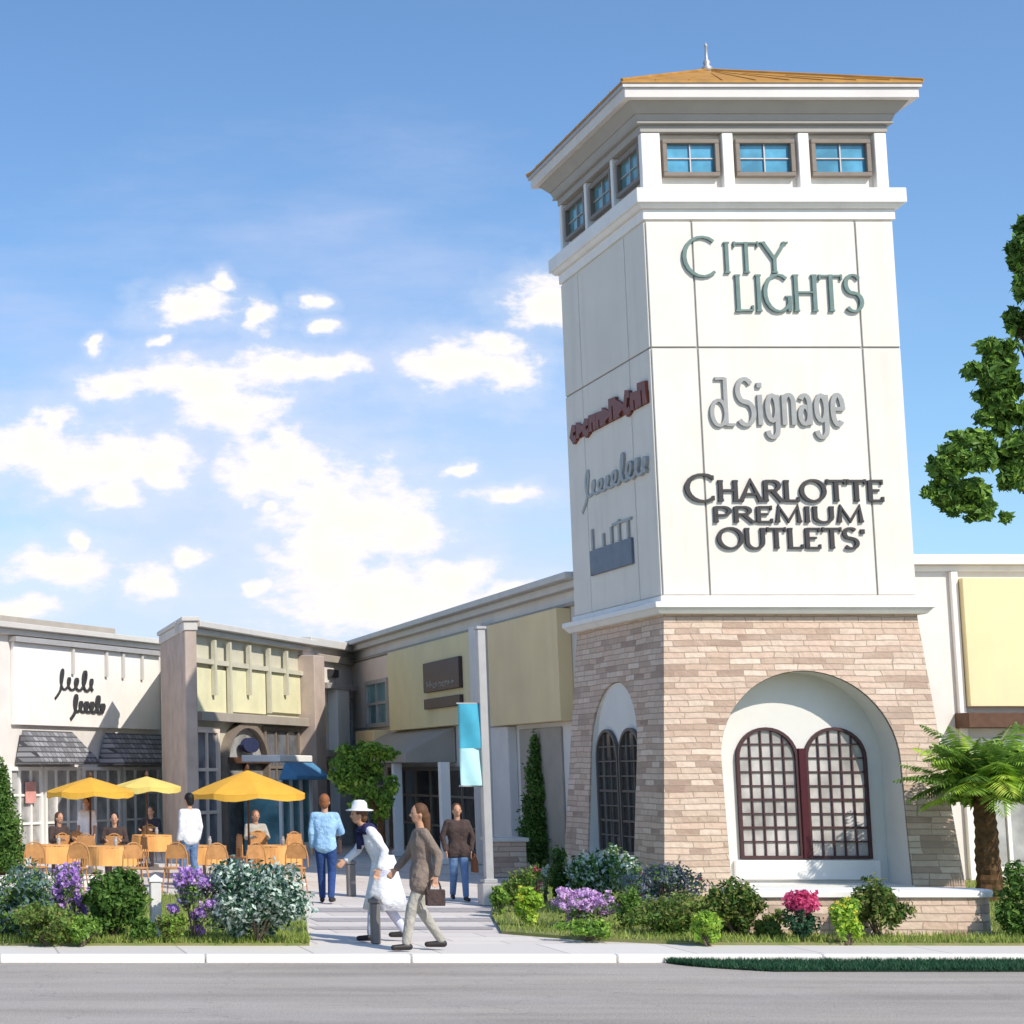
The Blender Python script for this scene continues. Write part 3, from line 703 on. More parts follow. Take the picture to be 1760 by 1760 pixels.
# ================================================================== RIGHT BUILDING
YR = YT+TD+.05
bR_ = empty('shop_building', W(1700, 1500, YR), 'low pale shop with pale yellow panel right of the tower', 'building')
FRB = Frame((X1-.6, YR, 0), (1, 0, 0), (0, -1, 0))
zr = FRB.hit(1650, 955)[1]
mb = MB(); FRB.box(mb, 0, 14, 0, zr-.32, -8, 0); mb.build('wall', M['palewall'], bR_)
mb = MB(); FRB.box(mb, -.0, 14.3, zr-.32, zr-.2, -8, .06); FRB.box(mb, -.0, 14.4, zr-.2, zr, -8, .24); mb.build('cornice', M['white'], bR_, bevel=.012)
mb = MB(); a0, z1 = FRB.hit(1643, 995); a1, z0 = FRB.hit(2400, 1215); FRB.box(mb, a0, a1-4, z0, z1, .001, .22); mb.build('panel', M['yellow'], bR_, bevel=.012)
mb = MB(); FRB.box(mb, a0-.15, a0-.015, .0, zr-.33, .001, .10); mb.build('pilaster', M['white'], bR_, bevel=.01)
mb = MB(); a0, z1 = FRB.hit(1640, 1226); a1, z0 = FRB.hit(2400, 1252); FRB.box(mb, a0, a1-4, z0, z1, .001, .5); mb.build('canopy', M['wood'], bR_, bevel=.012)
for k in range(4):
    s0 = a0+.25+k*1.55
    m = MB(); FRB.box(m, s0, s0+1.3, .25, z0-.25, .001, .03); w_ = m.build('window', M['glass_haze'], bR_)
    m = MB()
    for q in (0, .5, 1): FRB.box(m, s0+1.3*q-.035, s0+1.3*q+.035, .25, z0-.25, .03, .075)
    FRB.box(m, s0-.03, s0+1.33, z0-.28, z0-.2, .0305, .08); FRB.box(m, s0-.03, s0+1.33, .2, .28, .0305, .08)
    m.build('frame', M['white'], w_)

# ================================================================== RIGHT WING (runs back from the tower)
XW = X0+.25
yw0 = YT+TD+.06; yw1 = WX(600, 1300, XW).y
FW = Frame((XW, yw1, 0), (0, -1, 0), (-1, 0, 0)); LW = yw1-yw0
wing = empty('shop_building', (XW, (yw0+yw1)/2, 0), 'long shop wing with yellow and tan panels running back left of the tower', 'building')
zwR = FW.hit(975, 992)[1]; zwT = zwR
mb = MB(); mb.hexa([FW.p(0, 0, 0), FW.p(LW, 0, 0), FW.p(LW, 0, -9), FW.p(0, 0, -9), FW.p(0, zwT-.3, 0), FW.p(LW, zwT-.3, 0), FW.p(LW, zwT-.3, -9), FW.p(0, zwT-.3, -9)])
mb.build('wall', M['palewall'], wing)
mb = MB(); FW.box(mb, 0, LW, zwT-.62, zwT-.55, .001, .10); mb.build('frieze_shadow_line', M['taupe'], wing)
mb = MB(); FW.box(mb, 0, LW, zwT-.3, zwT-.14, -9, .22); FW.box(mb, 0, LW, zwT-.14, zwT, -9, .42); mb.build('cornice', M['greyfascia'], wing, bevel=.015)
def panel_on(F, b, u0, v0, u1, v1, n0, n1, m, name='panel', bev=.012, zfix=None):
    a0, _ = F.hit(u0, (v0+v1)/2); a1, _ = F.hit(u1, (v0+v1)/2)
    uc = (u0+u1)/2; z1 = F.hit(uc, v0)[1]; z0 = F.hit(uc, v1)[1]
    if zfix: z0, z1 = zfix[0] if zfix[0] is not None else z0, zfix[1] if zfix[1] is not None else z1
    m_ = MB(); F.box(m_, min(a0, a1), max(a0, a1), z0, z1, n0, n1); o = m_.build(name, M[m], b, bevel=bev)
    return o, min(a0, a1), max(a0, a1), z0, z1
_, ta0, ta1, tz0, tz1 = panel_on(FW, wing, 862, 1060, 985, 1244, .002, .30, 'tan', zfix=(None, zwT-.64))
panel_on(FW, wing, 682, 1100, 832, 1250, .002, .24, 'yellow', zfix=(None, zwT-.64))
panel_on(FW, wing, 836, 1060, 858, 1480, .002, .34, 'palewall', 'pier', zfix=(0, zwT-.56))
panel_on(FW, wing, 862, 1260, 892, 1480, .002, .2, 'palewall', 'pier', zfix=(0, tz0-.02))
panel_on(FW, wing, 900, 1260, 972, 1480, .002, .05, 'taupe', 'shopfront', zfix=(.0, tz0-.1))
panel_on(FW, wing, 602, 1100, 676, 1250, .002, .05, 'cream', 'panel', zfix=(None, zwT-.64))
def wwin(F, b, u0, v0, u1, v1, glass, frame='darkframe', fw=.08, bars=1, rows=1, n=.05):
    a0, _ = F.hit(u0, (v0+v1)/2); a1, _ = F.hit(u1, (v0+v1)/2); uc = (u0+u1)/2; z1 = F.hit(uc, v0)[1]; z0 = max(.02, F.hit(uc, v1)[1])
    if a1 < a0: a0, a1 = a1, a0
    m = MB(); F.box(m, a0, a0+fw, z0, z1, .002, n+.08); F.box(m, a1-fw, a1, z0, z1, .002, n+.08)
    F.box(m, a0+fw, a1-fw, z1-fw, z1, .002, n+.08); F.box(m, a0+fw, a1-fw, z0, z0+fw, .002, n+.08)
    for i in range(1, bars): x = a0+(a1-a0)*i/bars; F.box(m, x-fw*.35, x+fw*.35, z0+fw, z1-fw, n+.012, n+.06)
    for i in range(1, rows): z = z0+(z1-z0)*i/rows; F.box(m, a0+fw, a1-fw, z-fw*.3, z+fw*.3, n+.012, n+.055)
    o = m.build('window', M[frame], b); g = MB(); F.box(g, a0+fw*.5, a1-fw*.5, z0+fw*.5, z1-fw*.5, .003, n+.01); g.build('pane', M[glass], o)
    return o, a0, a1, z0, z1
wwin(FW, wing, 635, 1168, 672, 1250, 'glass_teal', 'metalgrey', .12, 2, 2)
wwin(FW, wing, 674, 1318, 830, 1500, 'glass_dark', 'darkframe', .10, 6, 3, .01)
wwin(FW, wing, 606, 1300, 668, 1500, 'glass_grey', 'palepost', .10, 4, 3, .01)
panel_on(FW, wing, 640, 1256, 672, 1282, .002, .5, 'tan', 'awning')
# brown hanging sign on the yellow panel
F2 = Frame(FW.p(0, 0, .24), FW.S, FW.N)
_a0, _ = F2.hit(734, 1175); _a1, _ = F2.hit(796, 1175); z1 = F2.hit(765, 1134)[1]; z0 = F2.hit(765, 1216)[1]
sg = empty('shop_sign', F2.p(_a0, z0), 'dark brown square shop sign on the yellow panel', 'sign')
m = MB(); hh = z1-z0
F2.box(m, _a0, _a1, z0+hh*.36, z1, .002, .10); F2.box(m, _a0, _a1, z0, z0+hh*.22, .002, .10); m.build('board', M['brownsign'], sg, bevel=.01)
m = MB(); scribble(m, F2, _a0+.35, _a1-.35, z0+hh*.44, z0+hh*.58, .10, .11, 5, .035, 9); m.build('lettering', M['taupe'], sg)
# portico: taupe canopy on two white posts
pt = empty('portico', FW.p(FW.hit(730, 1300)[0], 0, .5), 'taupe entrance canopy on two white posts below the yellow panel', 'canopy')
a0 = FW.hit(672, 1290)[0]; a1 = FW.hit(785, 1290)[0]; z1 = FW.hit(735, 1252)[1]; z0 = FW.hit(735, 1312)[1]
m = MB(); 
pr_ = [FW.p(a0, z0, 1.3), FW.p(a1, z0, 1.3), FW.p(a1, z0, .02), FW.p(a0, z0, .02), FW.p(a0, z0+.25, 1.3), FW.p(a1, z0+.25, 1.3), FW.p(a1, z1, .02), FW.p(a0, z1, .02)]
m.hexa(pr_); m.build('roof', M['taupe'], pt, bevel=.02)
Fpp = Frame(FW.p(0, 0, 1.1), FW.S, FW.N)
for a in (Fpp.hit(682, 1370)[0], Fpp.hit(763, 1370)[0]):
    m = MB(); FW.box(m, a, a+.22, 0, z0, 1.0, 1.22); FW.box(m, a-.05, a+.27, 0, .14, .95, 1.27); m.build('post', M['white'], pt, bevel=.01)

# ================================================================== LEFT ROW
def gpt(u, Y): p = W(u, 1400, Y); return Vector((p.x, Y, 0))
def row(u0, Y0, u1, Y1):
    A, B = gpt(u0, Y0), gpt(u1, Y1); S = (B-A).normalized(); return Frame(A, S, Vector((S.y, -S.x, 0))), (B-A).length
# white shop
F1, L1 = row(-6, 49, 282, 56)
sh1 = empty('shop_building', F1.p(L1/2, 0), 'white shop at the far left with two grey shingled awnings', 'building')
F1e = F1.hit(-250, 1300)[0]
z1c = F1.hit(30, 1080)[1]
m = MB(); F1.box(m, F1e, L1, 0, z1c-.2, -7, 0); m.build('wall', M['palewall'], sh1)
m = MB(); F1.box(m, F1e, L1, z1c-.2, z1c-.05, -7, .22); F1.box(m, F1e, L1, z1c-.05, z1c+.1, -7, .38); m.build('cornice', M['greyfascia'], sh1, bevel=.015)
m = MB(); F1.box(m, F1e, L1, z1c+.1, z1c+.55, -7.1, -1.6); m.build('parapet', M['taupe'], sh1, bevel=.02)
_, pa0, pa1, pz0, pz1 = panel_on(F1, sh1, 18, 1108, 268, 1250, .002, .12, 'white', 'panel', zfix=(F1.hit(140, 1250)[1], z1c-.38))
m = MB()
for q in (.37, .60, .72, .86): a = pa0+(pa1-pa0)*q; m = MB(); F1.box(m, a-.05, a+.05, pz1-.75, pz1-.02, .12, .20); m.build('bracket', M['greyfascia'], sh1)
m = MB(); F1.box(m, pa0-.1, pa1+.1, pz1, pz1+.14, .002, .26); m.build('moulding', M['metalgrey'], sh1)
def awning(F, b, a0, a1, z0, z1, out, m_='shingle'):
    m = MB(); e = (a1-a0)*.07
    m.hexa([F.p(a0, z0, out), F.p(a1, z0, out), F.p(a1, z0, .01), F.p(a0, z0, .01), F.p(a0+e, z0+.06, out), F.p(a1-e, z0+.06, out), F.p(a1-e, z1, .13), F.p(a0+e, z1, .13)])
    m.v[4:6] = [tuple(F.p(a0, z0+.1, out)), tuple(F.p(a1, z0+.1, out))]
    return m.build('awning', M[m_], b, bevel=.015)
za0 = F1.hit(80, 1314)[1]; za1 = F1.hit(80, 1256)[1]
for u0, u1 in ((24, 124), (166, 280)):
    awning(F1, sh1, F1.hit(u0, 1300)[0], F1.hit(u1, 1300)[0], za0, za1, .9)
for i, (u0, u1) in enumerate(((12, 70), (74, 135), (140, 205), (210, 272))):
    wwin(F1, sh1, u0, 1318, u1, 1470, 'glass_haze', 'white', .10, 3, 3, .01)
# poster seen in the shop front
m = MB(); F1.px(m, 38, 1344, 56, 1380, .10, .12); o = m.build('poster', mat('pink_poster', lin(.72, .36, .32), .6, .1, 6, 0), origin=F1.p(1, 1)); tag(o, 'small pink poster on the far left shop window', 'poster')
# sign on the white shop
F1s = Frame(F1.p(0, 0, .12), F1.S, F1.N)
m = MB(); a0 = F1s.hit(96, 1190)[0]; a1 = F1s.hit(160, 1180)[0]; z0 = F1s.hit(125, 1186)[1]; z1 = F1s.hit(125, 1152)[1]
cursive(m, F1s, a0, a1, z0, z1, .002, .03, 5, .085, 3)
a0 = F1s.hit(122, 1210)[0]; a1 = F1s.hit(178, 1210)[0]; z0 = F1s.hit(150, 1224)[1]; z1 = F1s.hit(150, 1196)[1]
cursive(m, F1s, a0, a1, z0, z1, .002, .03, 6, .12, 5)
o = m.build('shop_sign', M['charcoal'], origin=F1s.p(a0, z0)); tag(o, 'two lines of dark script lettering on the white shop panel', 'sign')

# brown pillar block + sage shop
F3, L3 = row(324, 47.2, 520, 54.0)
PY = 46.6
sh2 = empty('shop_building', F3.p(L3/2, 0), 'sage and yellow green shop with arched door between two brown pillars', 'building')
z3c = F3.hit(345, 1072)[1]
F3L, L3e = F3, L3
m = MB(); h_ = z3c-.3
m.hexa([F3.p(.2, 0, 0), F3.p(L3, 0, 0), F3.p(L3, 0, -4), F3.p(.2, 0, -.25), F3.p(.2, h_, 0), F3.p(L3, h_, 0), F3.p(L3, h_, -4), F3.p(.2, h_, -.25)]); m.build('wall', M['sage'], sh2)
m = MB(); F3.box(m, .0, L3+.4, z3c-.3, z3c-.16, -.3, .24); F3.box(m, .0, L3+.4, z3c-.16, z3c, -.3, .42); m.build('cornice', M['greyfascia'], sh2, bevel=.015)
pA = gpt(322, PY); wid = .28
PD = WX(278, 1300, pA.x).y-PY
m = MB(); zp = W(322, 1060, PY).z; m.box(pA.x, pA.x+.3, PY, PY+PD, 0, zp-.35); m.build('pillar', mat('brown_brick', lin(.52, .42, .36), .9, .12, 2, .4, 30), sh2, bevel=.02)
m = MB(); m.box(pA.x-.03, pA.x+.33, PY-.03, PY+PD+.03, zp-.35, zp-.12); m.box(pA.x-.08, pA.x+.38, PY-.08, PY+PD+.08, zp-.12, zp); m.build('pillar_cap', M['greyfascia'], sh2, bevel=.02)
for i, (u0, u1) in enumerate(((333, 384), (388, 452), (456, 512))):
    o, *_ = panel_on(F3, sh2, u0, 1150, u1, 1226, .002, .08, 'green', 'panel')
m = MB()
for u in (360, 386, 420, 454, 484): 
    a, _ = F3.hit(u, 1180); m = MB(); F3.box(m, a-.06, a+.06, F3.hit(u, 1195 if u != 386 and u != 454 else 1226)[1], z3c-.4, .09, .2); m.build('bracket', M['sage'], sh2)
m = MB()
F3.box(m, .2, L3, F3.hit(420, 1150)[1], F3.hit(420, 1142)[1], .002, .16); m.build('moulding', M['sage'], sh2)
panel_on(F3, sh2, 330, 1229, 516, 1244, .002, .3, 'taupe', 'fascia')
wwin(F3, sh2, 332, 1250, 374, 1480, 'glass_grey', 'cream', .14, 2, 3, .02)
wwin(F3, sh2, 452, 1250, 512, 1480, 'glass_grey', 'darkframe', .12, 3, 3, .02)
# arched entrance
a0, a1 = F3.hit(378, 1300)[0], F3.hit(450, 1300)[0]; r = (a1-a0)/2; zt = F3.hit(415, 1246)[1]; sp = zt-r*.75
m = MB(); pts = [(a0, 0), (a0, sp)]+[(a0+r-r*math.cos(t), sp+r*.75*math.sin(t)) for t in [math.pi*i/14 for i in range(1, 14)]]+[(a1, sp), (a1, 0)]
ribbon(m, F3, pts, (1, 1), 0, 0, .16, .16, .002, .22); ar_ = m.build('arch', M['darkframe'], sh2)
m = MB(); m.add([F3.p(a, z, .05) for a, z in pts], [tuple(range(len(pts)))]); m.build('pane', M['glass_haze'], ar_)
m = MB(); F3.box(m, a0, a1, F3.hit(415, 1312)[1], F3.hit(415, 1302)[1], .06, .25); F3.box(m, a0+r-.05, a0+r+.05, 0, F3.hit(415, 1312)[1], .06, .12); m.build('transom', M['wood'], ar_)
m = MB(); zc_ = F3.hit(415, 1281)[1]; m.add([], [])
ov = [(a0+r+.55*math.cos(2*math.pi*i/20), zc_+.2*math.sin(2*math.pi*i/20)) for i in range(20)]
m.add([F3.p(a, z, .3) for a, z in ov]+[F3.p(a, z, .2) for a, z in ov], [tuple(range(20)), tuple(range(39, 19, -1))]+[(i, (i+1) % 20, 20+(i+1) % 20, 20+i) for i in range(20)])
o = m.build('shop_sign', M['navy'], origin=F3.p(a0+r, zc_)); tag(o, 'small navy oval sign hanging in the dark archway', 'sign')
# second pillar and the blue kiosk front
m = MB(); p = F3.p(L3, 0, .0); F3.box(m, L3-.1, L3+.75, 0, z3c-.45, -1, .5); m.build('pillar', bpy.data.materials['brown_brick'], sh2, bevel=.02)
sh3 = empty('kiosk', F3.p(F3.hit(500, 1400)[0], 0, 1.0), 'blue awning kiosk with teal glass below a white fascia', 'kiosk')
KF = Frame(F3.p(0, 0, 1.6), F3.S, F3.N)
ka0, ka1 = KF.hit(478, 1330)[0], KF.hit(534, 1330)[0]; kz1 = KF.hit(505, 1298)[1]; kz2 = KF.hit(505, 1310)[1]; kz3 = KF.hit(505, 1340)[1]
m = MB(); KF.box(m, ka0, ka1, kz2, kz1, -1.0, .06); m.build('fascia', M['white'], sh3, bevel=.02)
awning(KF, sh3, ka0, ka1, kz3, kz2, .5, 'blueawn')
m = MB(); KF.box(m, ka0+.1, ka1-.1, 0, kz3, -1.0, 0); m.build('body', M['glass_teal'], sh3)
m = MB()
for q in (0, .33, .66, 1): a = ka0+.1+(ka1-ka0-.2)*q; KF.box(m, a-.05, a+.05, 0, kz3, -.02, .06)
KF.box(m, ka0+.1, ka1-.1, 0, .3, -.01, .05); m.build('frame', M['white'], sh3)
# corner shop between the sage shop and the wing
F4, L4 = row(541, 54.6, 604, 57.2)
sh4 = empty('shop_building', F4.p(L4/2, 0), 'narrow grey corner shop between the brown pillar and the cream wall', 'building')
z4 = F4.hit(570, 1103)[1]
m = MB(); F4.box(m, -.6, L4+2, 0, z4-.25, -4, 0); m.build('wall', M['palewall'], sh4)
m = MB(); F4.box(m, -.7, L4+2, z4-.25, z4, -4, .3); m.build('cornice', M['greyfascia'], sh4, bevel=.02)
panel_on(F4, sh4, 545, 1188, 556, 1260, .002, .1, 'yellow', 'panel')
panel_on(F4, sh4, 564, 1186, 585, 1290, .002, .3, 'white', 'pier', zfix=(0, None))
panel_on(F4, sh4, 541, 1128, 600, 1140, .002, .16, 'taupe', 'moulding'); panel_on(F4, sh4, 545, 1176, 596, 1186, .002, .34, 'metalgrey', 'ledge')
panel_on(F4, sh4, 541, 1290, 602, 1302, .002, .4, 'taupe', 'canopy')
wwin(F4, sh4, 543, 1306, 563, 1480, 'glass_grey', 'darkframe', .12, 1, 3, .02)
wwin(F4, sh4, 587, 1200, 603, 1280, 'glass_grey', 'metalgrey', .12, 1, 2, .02)
m = MB(); F4.px(m, 562, 1150, 577, 1165, .01, .10); o = m.build('shop_sign', M['charcoal'], origin=F4.p(1, 4)); tag(o, 'tiny dark plaque above the grey corner shop ledge', 'sign')

# ================================================================== BANNER POLE, BOLLARDS, WALLS
b = G(842, 1556)
bp = empty('banner_pole', b, 'slim grey square pole carrying a turquoise banner', 'pole')
zt = W(840, 1082, b.y).z
m = MB(); m.box(b.x-.065, b.x+.065, b.y-.065, b.y+.065, 0, zt); m.build('shaft', M['metalgrey'], bp, bevel=.01)
m = MB(); m.box(b.x-.15, b.x+.15, b.y-.15, b.y+.15, 0, .35); m.box(b.x-.11, b.x+.11, b.y-.11, b.y+.11, .35, .42); m.build('base', M['metalgrey'], bp, bevel=.012)
m = MB(); m.box(b.x-.085, b.x+.085, b.y-.085, b.y+.085, zt, zt+.05); m.build('cap', M['metalgrey'], bp, bevel=.01)
bz1 = W(810, 1210, b.y).z; bz2 = W(810, 1286, b.y).z; bz3 = W(810, 1350, b.y).z; bx0 = W(789, 1280, b.y).x; bx1 = W(831, 1280, b.y).x
m = MB()
for z in (bz1+.01, bz3-.01): m.tube((b.x, b.y, z), (bx0-.02, b.y, z), .012)
m.build('bracket', M['metalgrey'], bp)
def cloth_panel(x0, x1, y, z0, z1, amp=.02, nx=10, nz=16, ph=0):
    vs = []; 
    for s in (0, 1):
        for j in range(nz+1):
            for i in range(nx+1):
                x = x0+(x1-x0)*i/nx; z = z0+(z1-z0)*j/nz
                vs.append((x, y+amp*math.sin(i/nx*5+ph+j*.2)+s*.008, z))
    k = (nx+1)*(nz+1); fs = []
    for j in range(nz):
        for i in range(nx):
            a = j*(nx+1)+i; fs += [(a, a+1, a+nx+2, a+nx+1), (k+a+nx+1, k+a+nx+2, k+a+1, k+a)]
    for j in range(nz): a = j*(nx+1); fs += [(a, a+nx+1, k+a+nx+1, k+a), (a+nx, k+a+nx, k+a+nx+nx+1, a+nx+nx+1)]
    return vs, fs
bn = empty('banner', ((bx0+bx1)/2, b.y, bz3), 'turquoise fabric banner with pale cyan lower half', 'banner')
m = MB(); v_, f_ = cloth_panel(bx0, bx1, b.y-.03, bz2, bz1); m.add(v_, f_); m.build('upper_cloth', M['turq'], bn, smooth=True)
m = MB(); v_, f_ = cloth_panel(bx0, bx1-.06, b.y-.03, bz3, bz2-.002); m.add(v_, f_); m.build('lower_cloth', M['cyan'], bn, smooth=True)
def bollard(u, v, top, w, mt, label):
    b = G(u, v, .0); h = W(u, top, b.y).z
    o = empty('bollard', b, label, 'bollard')
    m = MB(); m.box(b.x-w/2, b.x+w/2, b.y-w/2, b.y+w/2, 0, h-.10); m.build('post', M[mt], o, bevel=.012)
    m = MB(); m.box(b.x-w/2-.015, b.x+w/2+.015, b.y-w/2-.015, b.y+w/2+.015, h-.10, h-.05)
    m.add([(b.x-w/2, b.y-w/2, h-.05), (b.x+w/2, b.y-w/2, h-.05), (b.x+w/2, b.y+w/2, h-.05), (b.x-w/2, b.y+w/2, h-.05), (b.x, b.y, h)], [(0, 1, 4), (1, 2, 4), (2, 3, 4), (3, 0, 4)])
    m.build('cap', M['white' if mt == 'palepost' else mt], o, bevel=.006)
bollard(268, 1616, 1502, .14, 'palepost', 'pale square bollard standing among the purple flowers')
bollard(646, 1622, 1538, .11, 'darkpost', 'dark slim bollard standing in the plaza entrance')
bollard(604, 1540, 1475, .14, 'darkpost', 'short grey bollard behind the woman in the white hat')
# low stone planter wall before the tower, with a rounded right end
wl = G(1300, 1608, .03); wr = G(1690, 1608, .03); zwall = W(1500, 1531, wl.y).z; th = .45
pw = empty('stone_wall', ((wl.x+wr.x)/2, wl.y, 0), 'low tan stone wall with white cap before the tower arch', 'wall')
def stadium(x0, x1, y0, y1, r, o=0):
    pts = [(x0-o, y0-o), (x1, y0-o)]
    rr = (y1-y0)/2+o; cy = (y0+y1)/2
    pts += [(x1+rr*math.sin(t), cy-rr*math.cos(t)) for t in [math.pi*i/12 for i in range(1, 12)]]
    pts += [(x1, y1+o), (x0-o, y1+o)]; return pts
def prism(poly, z0, z1):
    m = MB(); n = len(poly); m.add([(x, y, z0) for x, y in poly]+[(x, y, z1) for x, y in poly], [tuple(range(n-1, -1, -1)), tuple(range(n, 2*n))]+[(i, (i+1) % n, n+(i+1) % n, n+i) for i in range(n)]); return m
prism(stadium(wl.x-.1, wr.x-.1, wl.y, wl.y+th+.25, 0), 0, zwall-.09).build('wall_body', STONE, pw)
prism(stadium(wl.x-.1, wr.x-.1, wl.y, wl.y+th+.25, 0, .05), zwall-.09, zwall).build('cap', M['white'], pw, bevel=.012)
# low brown pedestal wall by the pole
p = G(860, 1508); z = W(860, 1440, p.y).z
pd = empty('stone_pedestal', p, 'short brown stone pedestal beside the banner pole', 'pedestal')
m = MB(); m.box(p.x-.15, p.x+.55, p.y, p.y+.6, 0, z-.08); m.build('body', M['stone'], pd, bevel=.01)
m = MB(); m.box(p.x-.2, p.x+.6, p.y-.05, p.y+.65, z-.08, z); m.build('cap', M['palewall'], pd, bevel=.01)
# white planter ledge behind the left flowers
p0 = G(-60, 1526); p1 = G(212, 1526); z = W(100, 1506, p0.y).z
lg = empty('planter_wall', ((p0.x+p1.x)/2, p0.y, 0), 'low white planter wall behind the left flower bed', 'wall')
m = MB(); m.box(p0.x, p1.x, p0.y, p0.y+.25, 0, z-.05); m.build('body', M['palewall'], lg, bevel=.01)
m = MB(); m.box(p0.x-.04, p1.x+.04, p0.y-.04, p0.y+.29, z-.05, z); m.build('cap', M['white'], lg, bevel=.01)
# dark green strip standing in for a tree shadow along the road edge
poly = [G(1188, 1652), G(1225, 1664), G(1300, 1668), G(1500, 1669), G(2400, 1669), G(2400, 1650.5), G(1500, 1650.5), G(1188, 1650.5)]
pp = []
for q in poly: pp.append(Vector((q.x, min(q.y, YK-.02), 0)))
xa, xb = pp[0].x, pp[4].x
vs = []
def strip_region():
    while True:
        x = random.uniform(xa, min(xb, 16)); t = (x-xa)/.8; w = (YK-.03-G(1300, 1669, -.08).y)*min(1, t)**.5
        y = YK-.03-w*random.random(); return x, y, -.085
blades('shadow_blades', strip_region, 30000, .03, .08, L['deep'], 'low dark green blades standing in for a tree shadow along the kerb at right')
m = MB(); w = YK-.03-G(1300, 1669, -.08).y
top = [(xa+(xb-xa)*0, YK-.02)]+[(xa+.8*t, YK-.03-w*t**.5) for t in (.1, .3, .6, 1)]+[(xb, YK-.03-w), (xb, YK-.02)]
o = prism(top, -.088, -.07).build('shadow_strip', mat('dark_shadow_green', lin(.012, .03, .016), .95, .2, 9, .5, 50)); tag(o, 'dark green strip painted as tree shadow under the blades at the kerb', kind='stuff')

# ================================================================== PLANTS
def leaves(blobs, size, aspect=.5, count=1000, shell=.55, up=0.0, jitter=.5):
    """leaf quads spread through ellipsoids; returns arrays"""
    vol = np.array([b[1][0]*b[1][1]*b[1][2] for b in blobs])**.67; pr = vol/vol.sum()
    idx = rng.choice(len(blobs), count, p=pr)
    cen = np.array([b[0] for b in blobs])[idx]; rad = np.array([b[1] for b in blobs])[idx]
    d = rng.normal(size=(count, 3)); d /= np.linalg.norm(d, axis=1)[:, None]
    r = shell+(1-shell)*rng.random(count)**.6; r *= 1+.30*rng.normal(size=count)*jitter
    p = cen+d*rad*r[:, None]
    nrm = d*.6+rng.normal(size=(count, 3))*.6+np.array([0, 0, up]); nrm /= np.linalg.norm(nrm, axis=1)[:, None]
    t = np.cross(nrm, rng.normal(size=(count, 3))); t /= np.linalg.norm(t, axis=1)[:, None]
    b = np.cross(nrm, t); s = size*(.6+.8*rng.random(count))[:, None]
    v = np.stack([p-t*s*.5, p+b*s*aspect*.5+nrm*s*.08, p+t*s*.5, p-b*s*aspect*.5+nrm*s*.08], axis=1)
    return v, idx
def add_leaf_mesh(name, arrs, mats, parent=None, origin=(0, 0, 0)):
    V = np.concatenate([a for a, _ in arrs]).reshape(-1, 3)-np.array(origin); n = len(V)//4
    me = bpy.data.meshes.new(name); me.from_pydata(V.tolist(), [], np.arange(n*4).reshape(n, 4).tolist())
    for m in mats: me.materials.append(m)
    me.polygons.foreach_set('material_index', np.concatenate([np.full(len(a), k) for a, k in arrs]).astype(np.int32)); me.update()
    o = bpy.data.objects.new(name, me); C.objects.link(o)
    if parent is not None: o.parent = parent
    return o
def cluster(c, R_, n, r):
    """n sub-blobs spread over an ellipsoid to give an uneven outline"""
    out = []
    for i in range(n):
        d = Vector((random.gauss(0, 1), random.gauss(0, 1), random.gauss(0, 1))).normalized()*random.uniform(.35, .85)
        k = r*random.uniform(.7, 1.3)
        out.append(((c[0]+d.x*R_[0], c[1]+d.y*R_[1], c[2]+d.z*R_[2]), (R_[0]*k, R_[1]*k, R_[2]*k)))
    return out
def bush(name, label, cat, u, v, wpx, hpx, specs, size=.07, n=10, group=None, stems=True, floor=.03, aspect=.5, flowers=None, fl_top=True, count=None):
    """specs: [(leaf material, share)], base at photo point (u,v) on the ground"""
    g = G(u, v, floor); k = W(u+1, v, g.y).x-W(u, v, g.y).x
    rx, rz = wpx*k/2*1.12, hpx*k/2*1.14
    c = (g.x, g.y, floor+rz*.98); root = empty(name, g, label, cat, group)
    bl = cluster(c, (rx, rx*.85, rz), n+4, .38)+cluster(c, (rx*1.12, rx*.95, rz*1.1), n, .16)
    count = count or int(3000*max(.4, rx*rz/.16))
    arrs = []; mats = []
    for i, (mk, share) in enumerate(specs):
        a, _ = leaves(bl, size, aspect, int(count*share), .35); a = a[(a[:, :, 2].min(axis=1) > floor-.02)]
        arrs.append((a, i)); mats.append(L[mk])
    add_leaf_mesh('foliage', arrs, mats, root, g)
    if flowers:
        fm, fs, cnt = flowers; fa = []
        for i in range(cnt):
            q = random.choice(bl); d = Vector((random.gauss(0, 1), random.gauss(0, 1)-.6, abs(random.gauss(0, 1))+.2)).normalized()
            p = Vector(q[0])+Vector((d.x*q[1][0], d.y*q[1][1], d.z*q[1][2]))*1.05
            a, _ = leaves([(tuple(p), (fs, fs, fs*.8))], fs*.9, .9, 16, .6); fa.append((a, 0))
        add_leaf_mesh('blossom', fa, [L[fm]], root, g)
    m = MB()
    for i in range(7):
        q = random.choice(bl)[0]; m.path([(g.x+random.uniform(-.04, .04), g.y+random.uniform(-.04, .04), floor-.02), ((g.x+q[0])/2, (g.y+q[1])/2, floor+rz*.5), q], [.014, .01, .004], 5)
    m.build('stem', M['barkpale'], root)
    return root
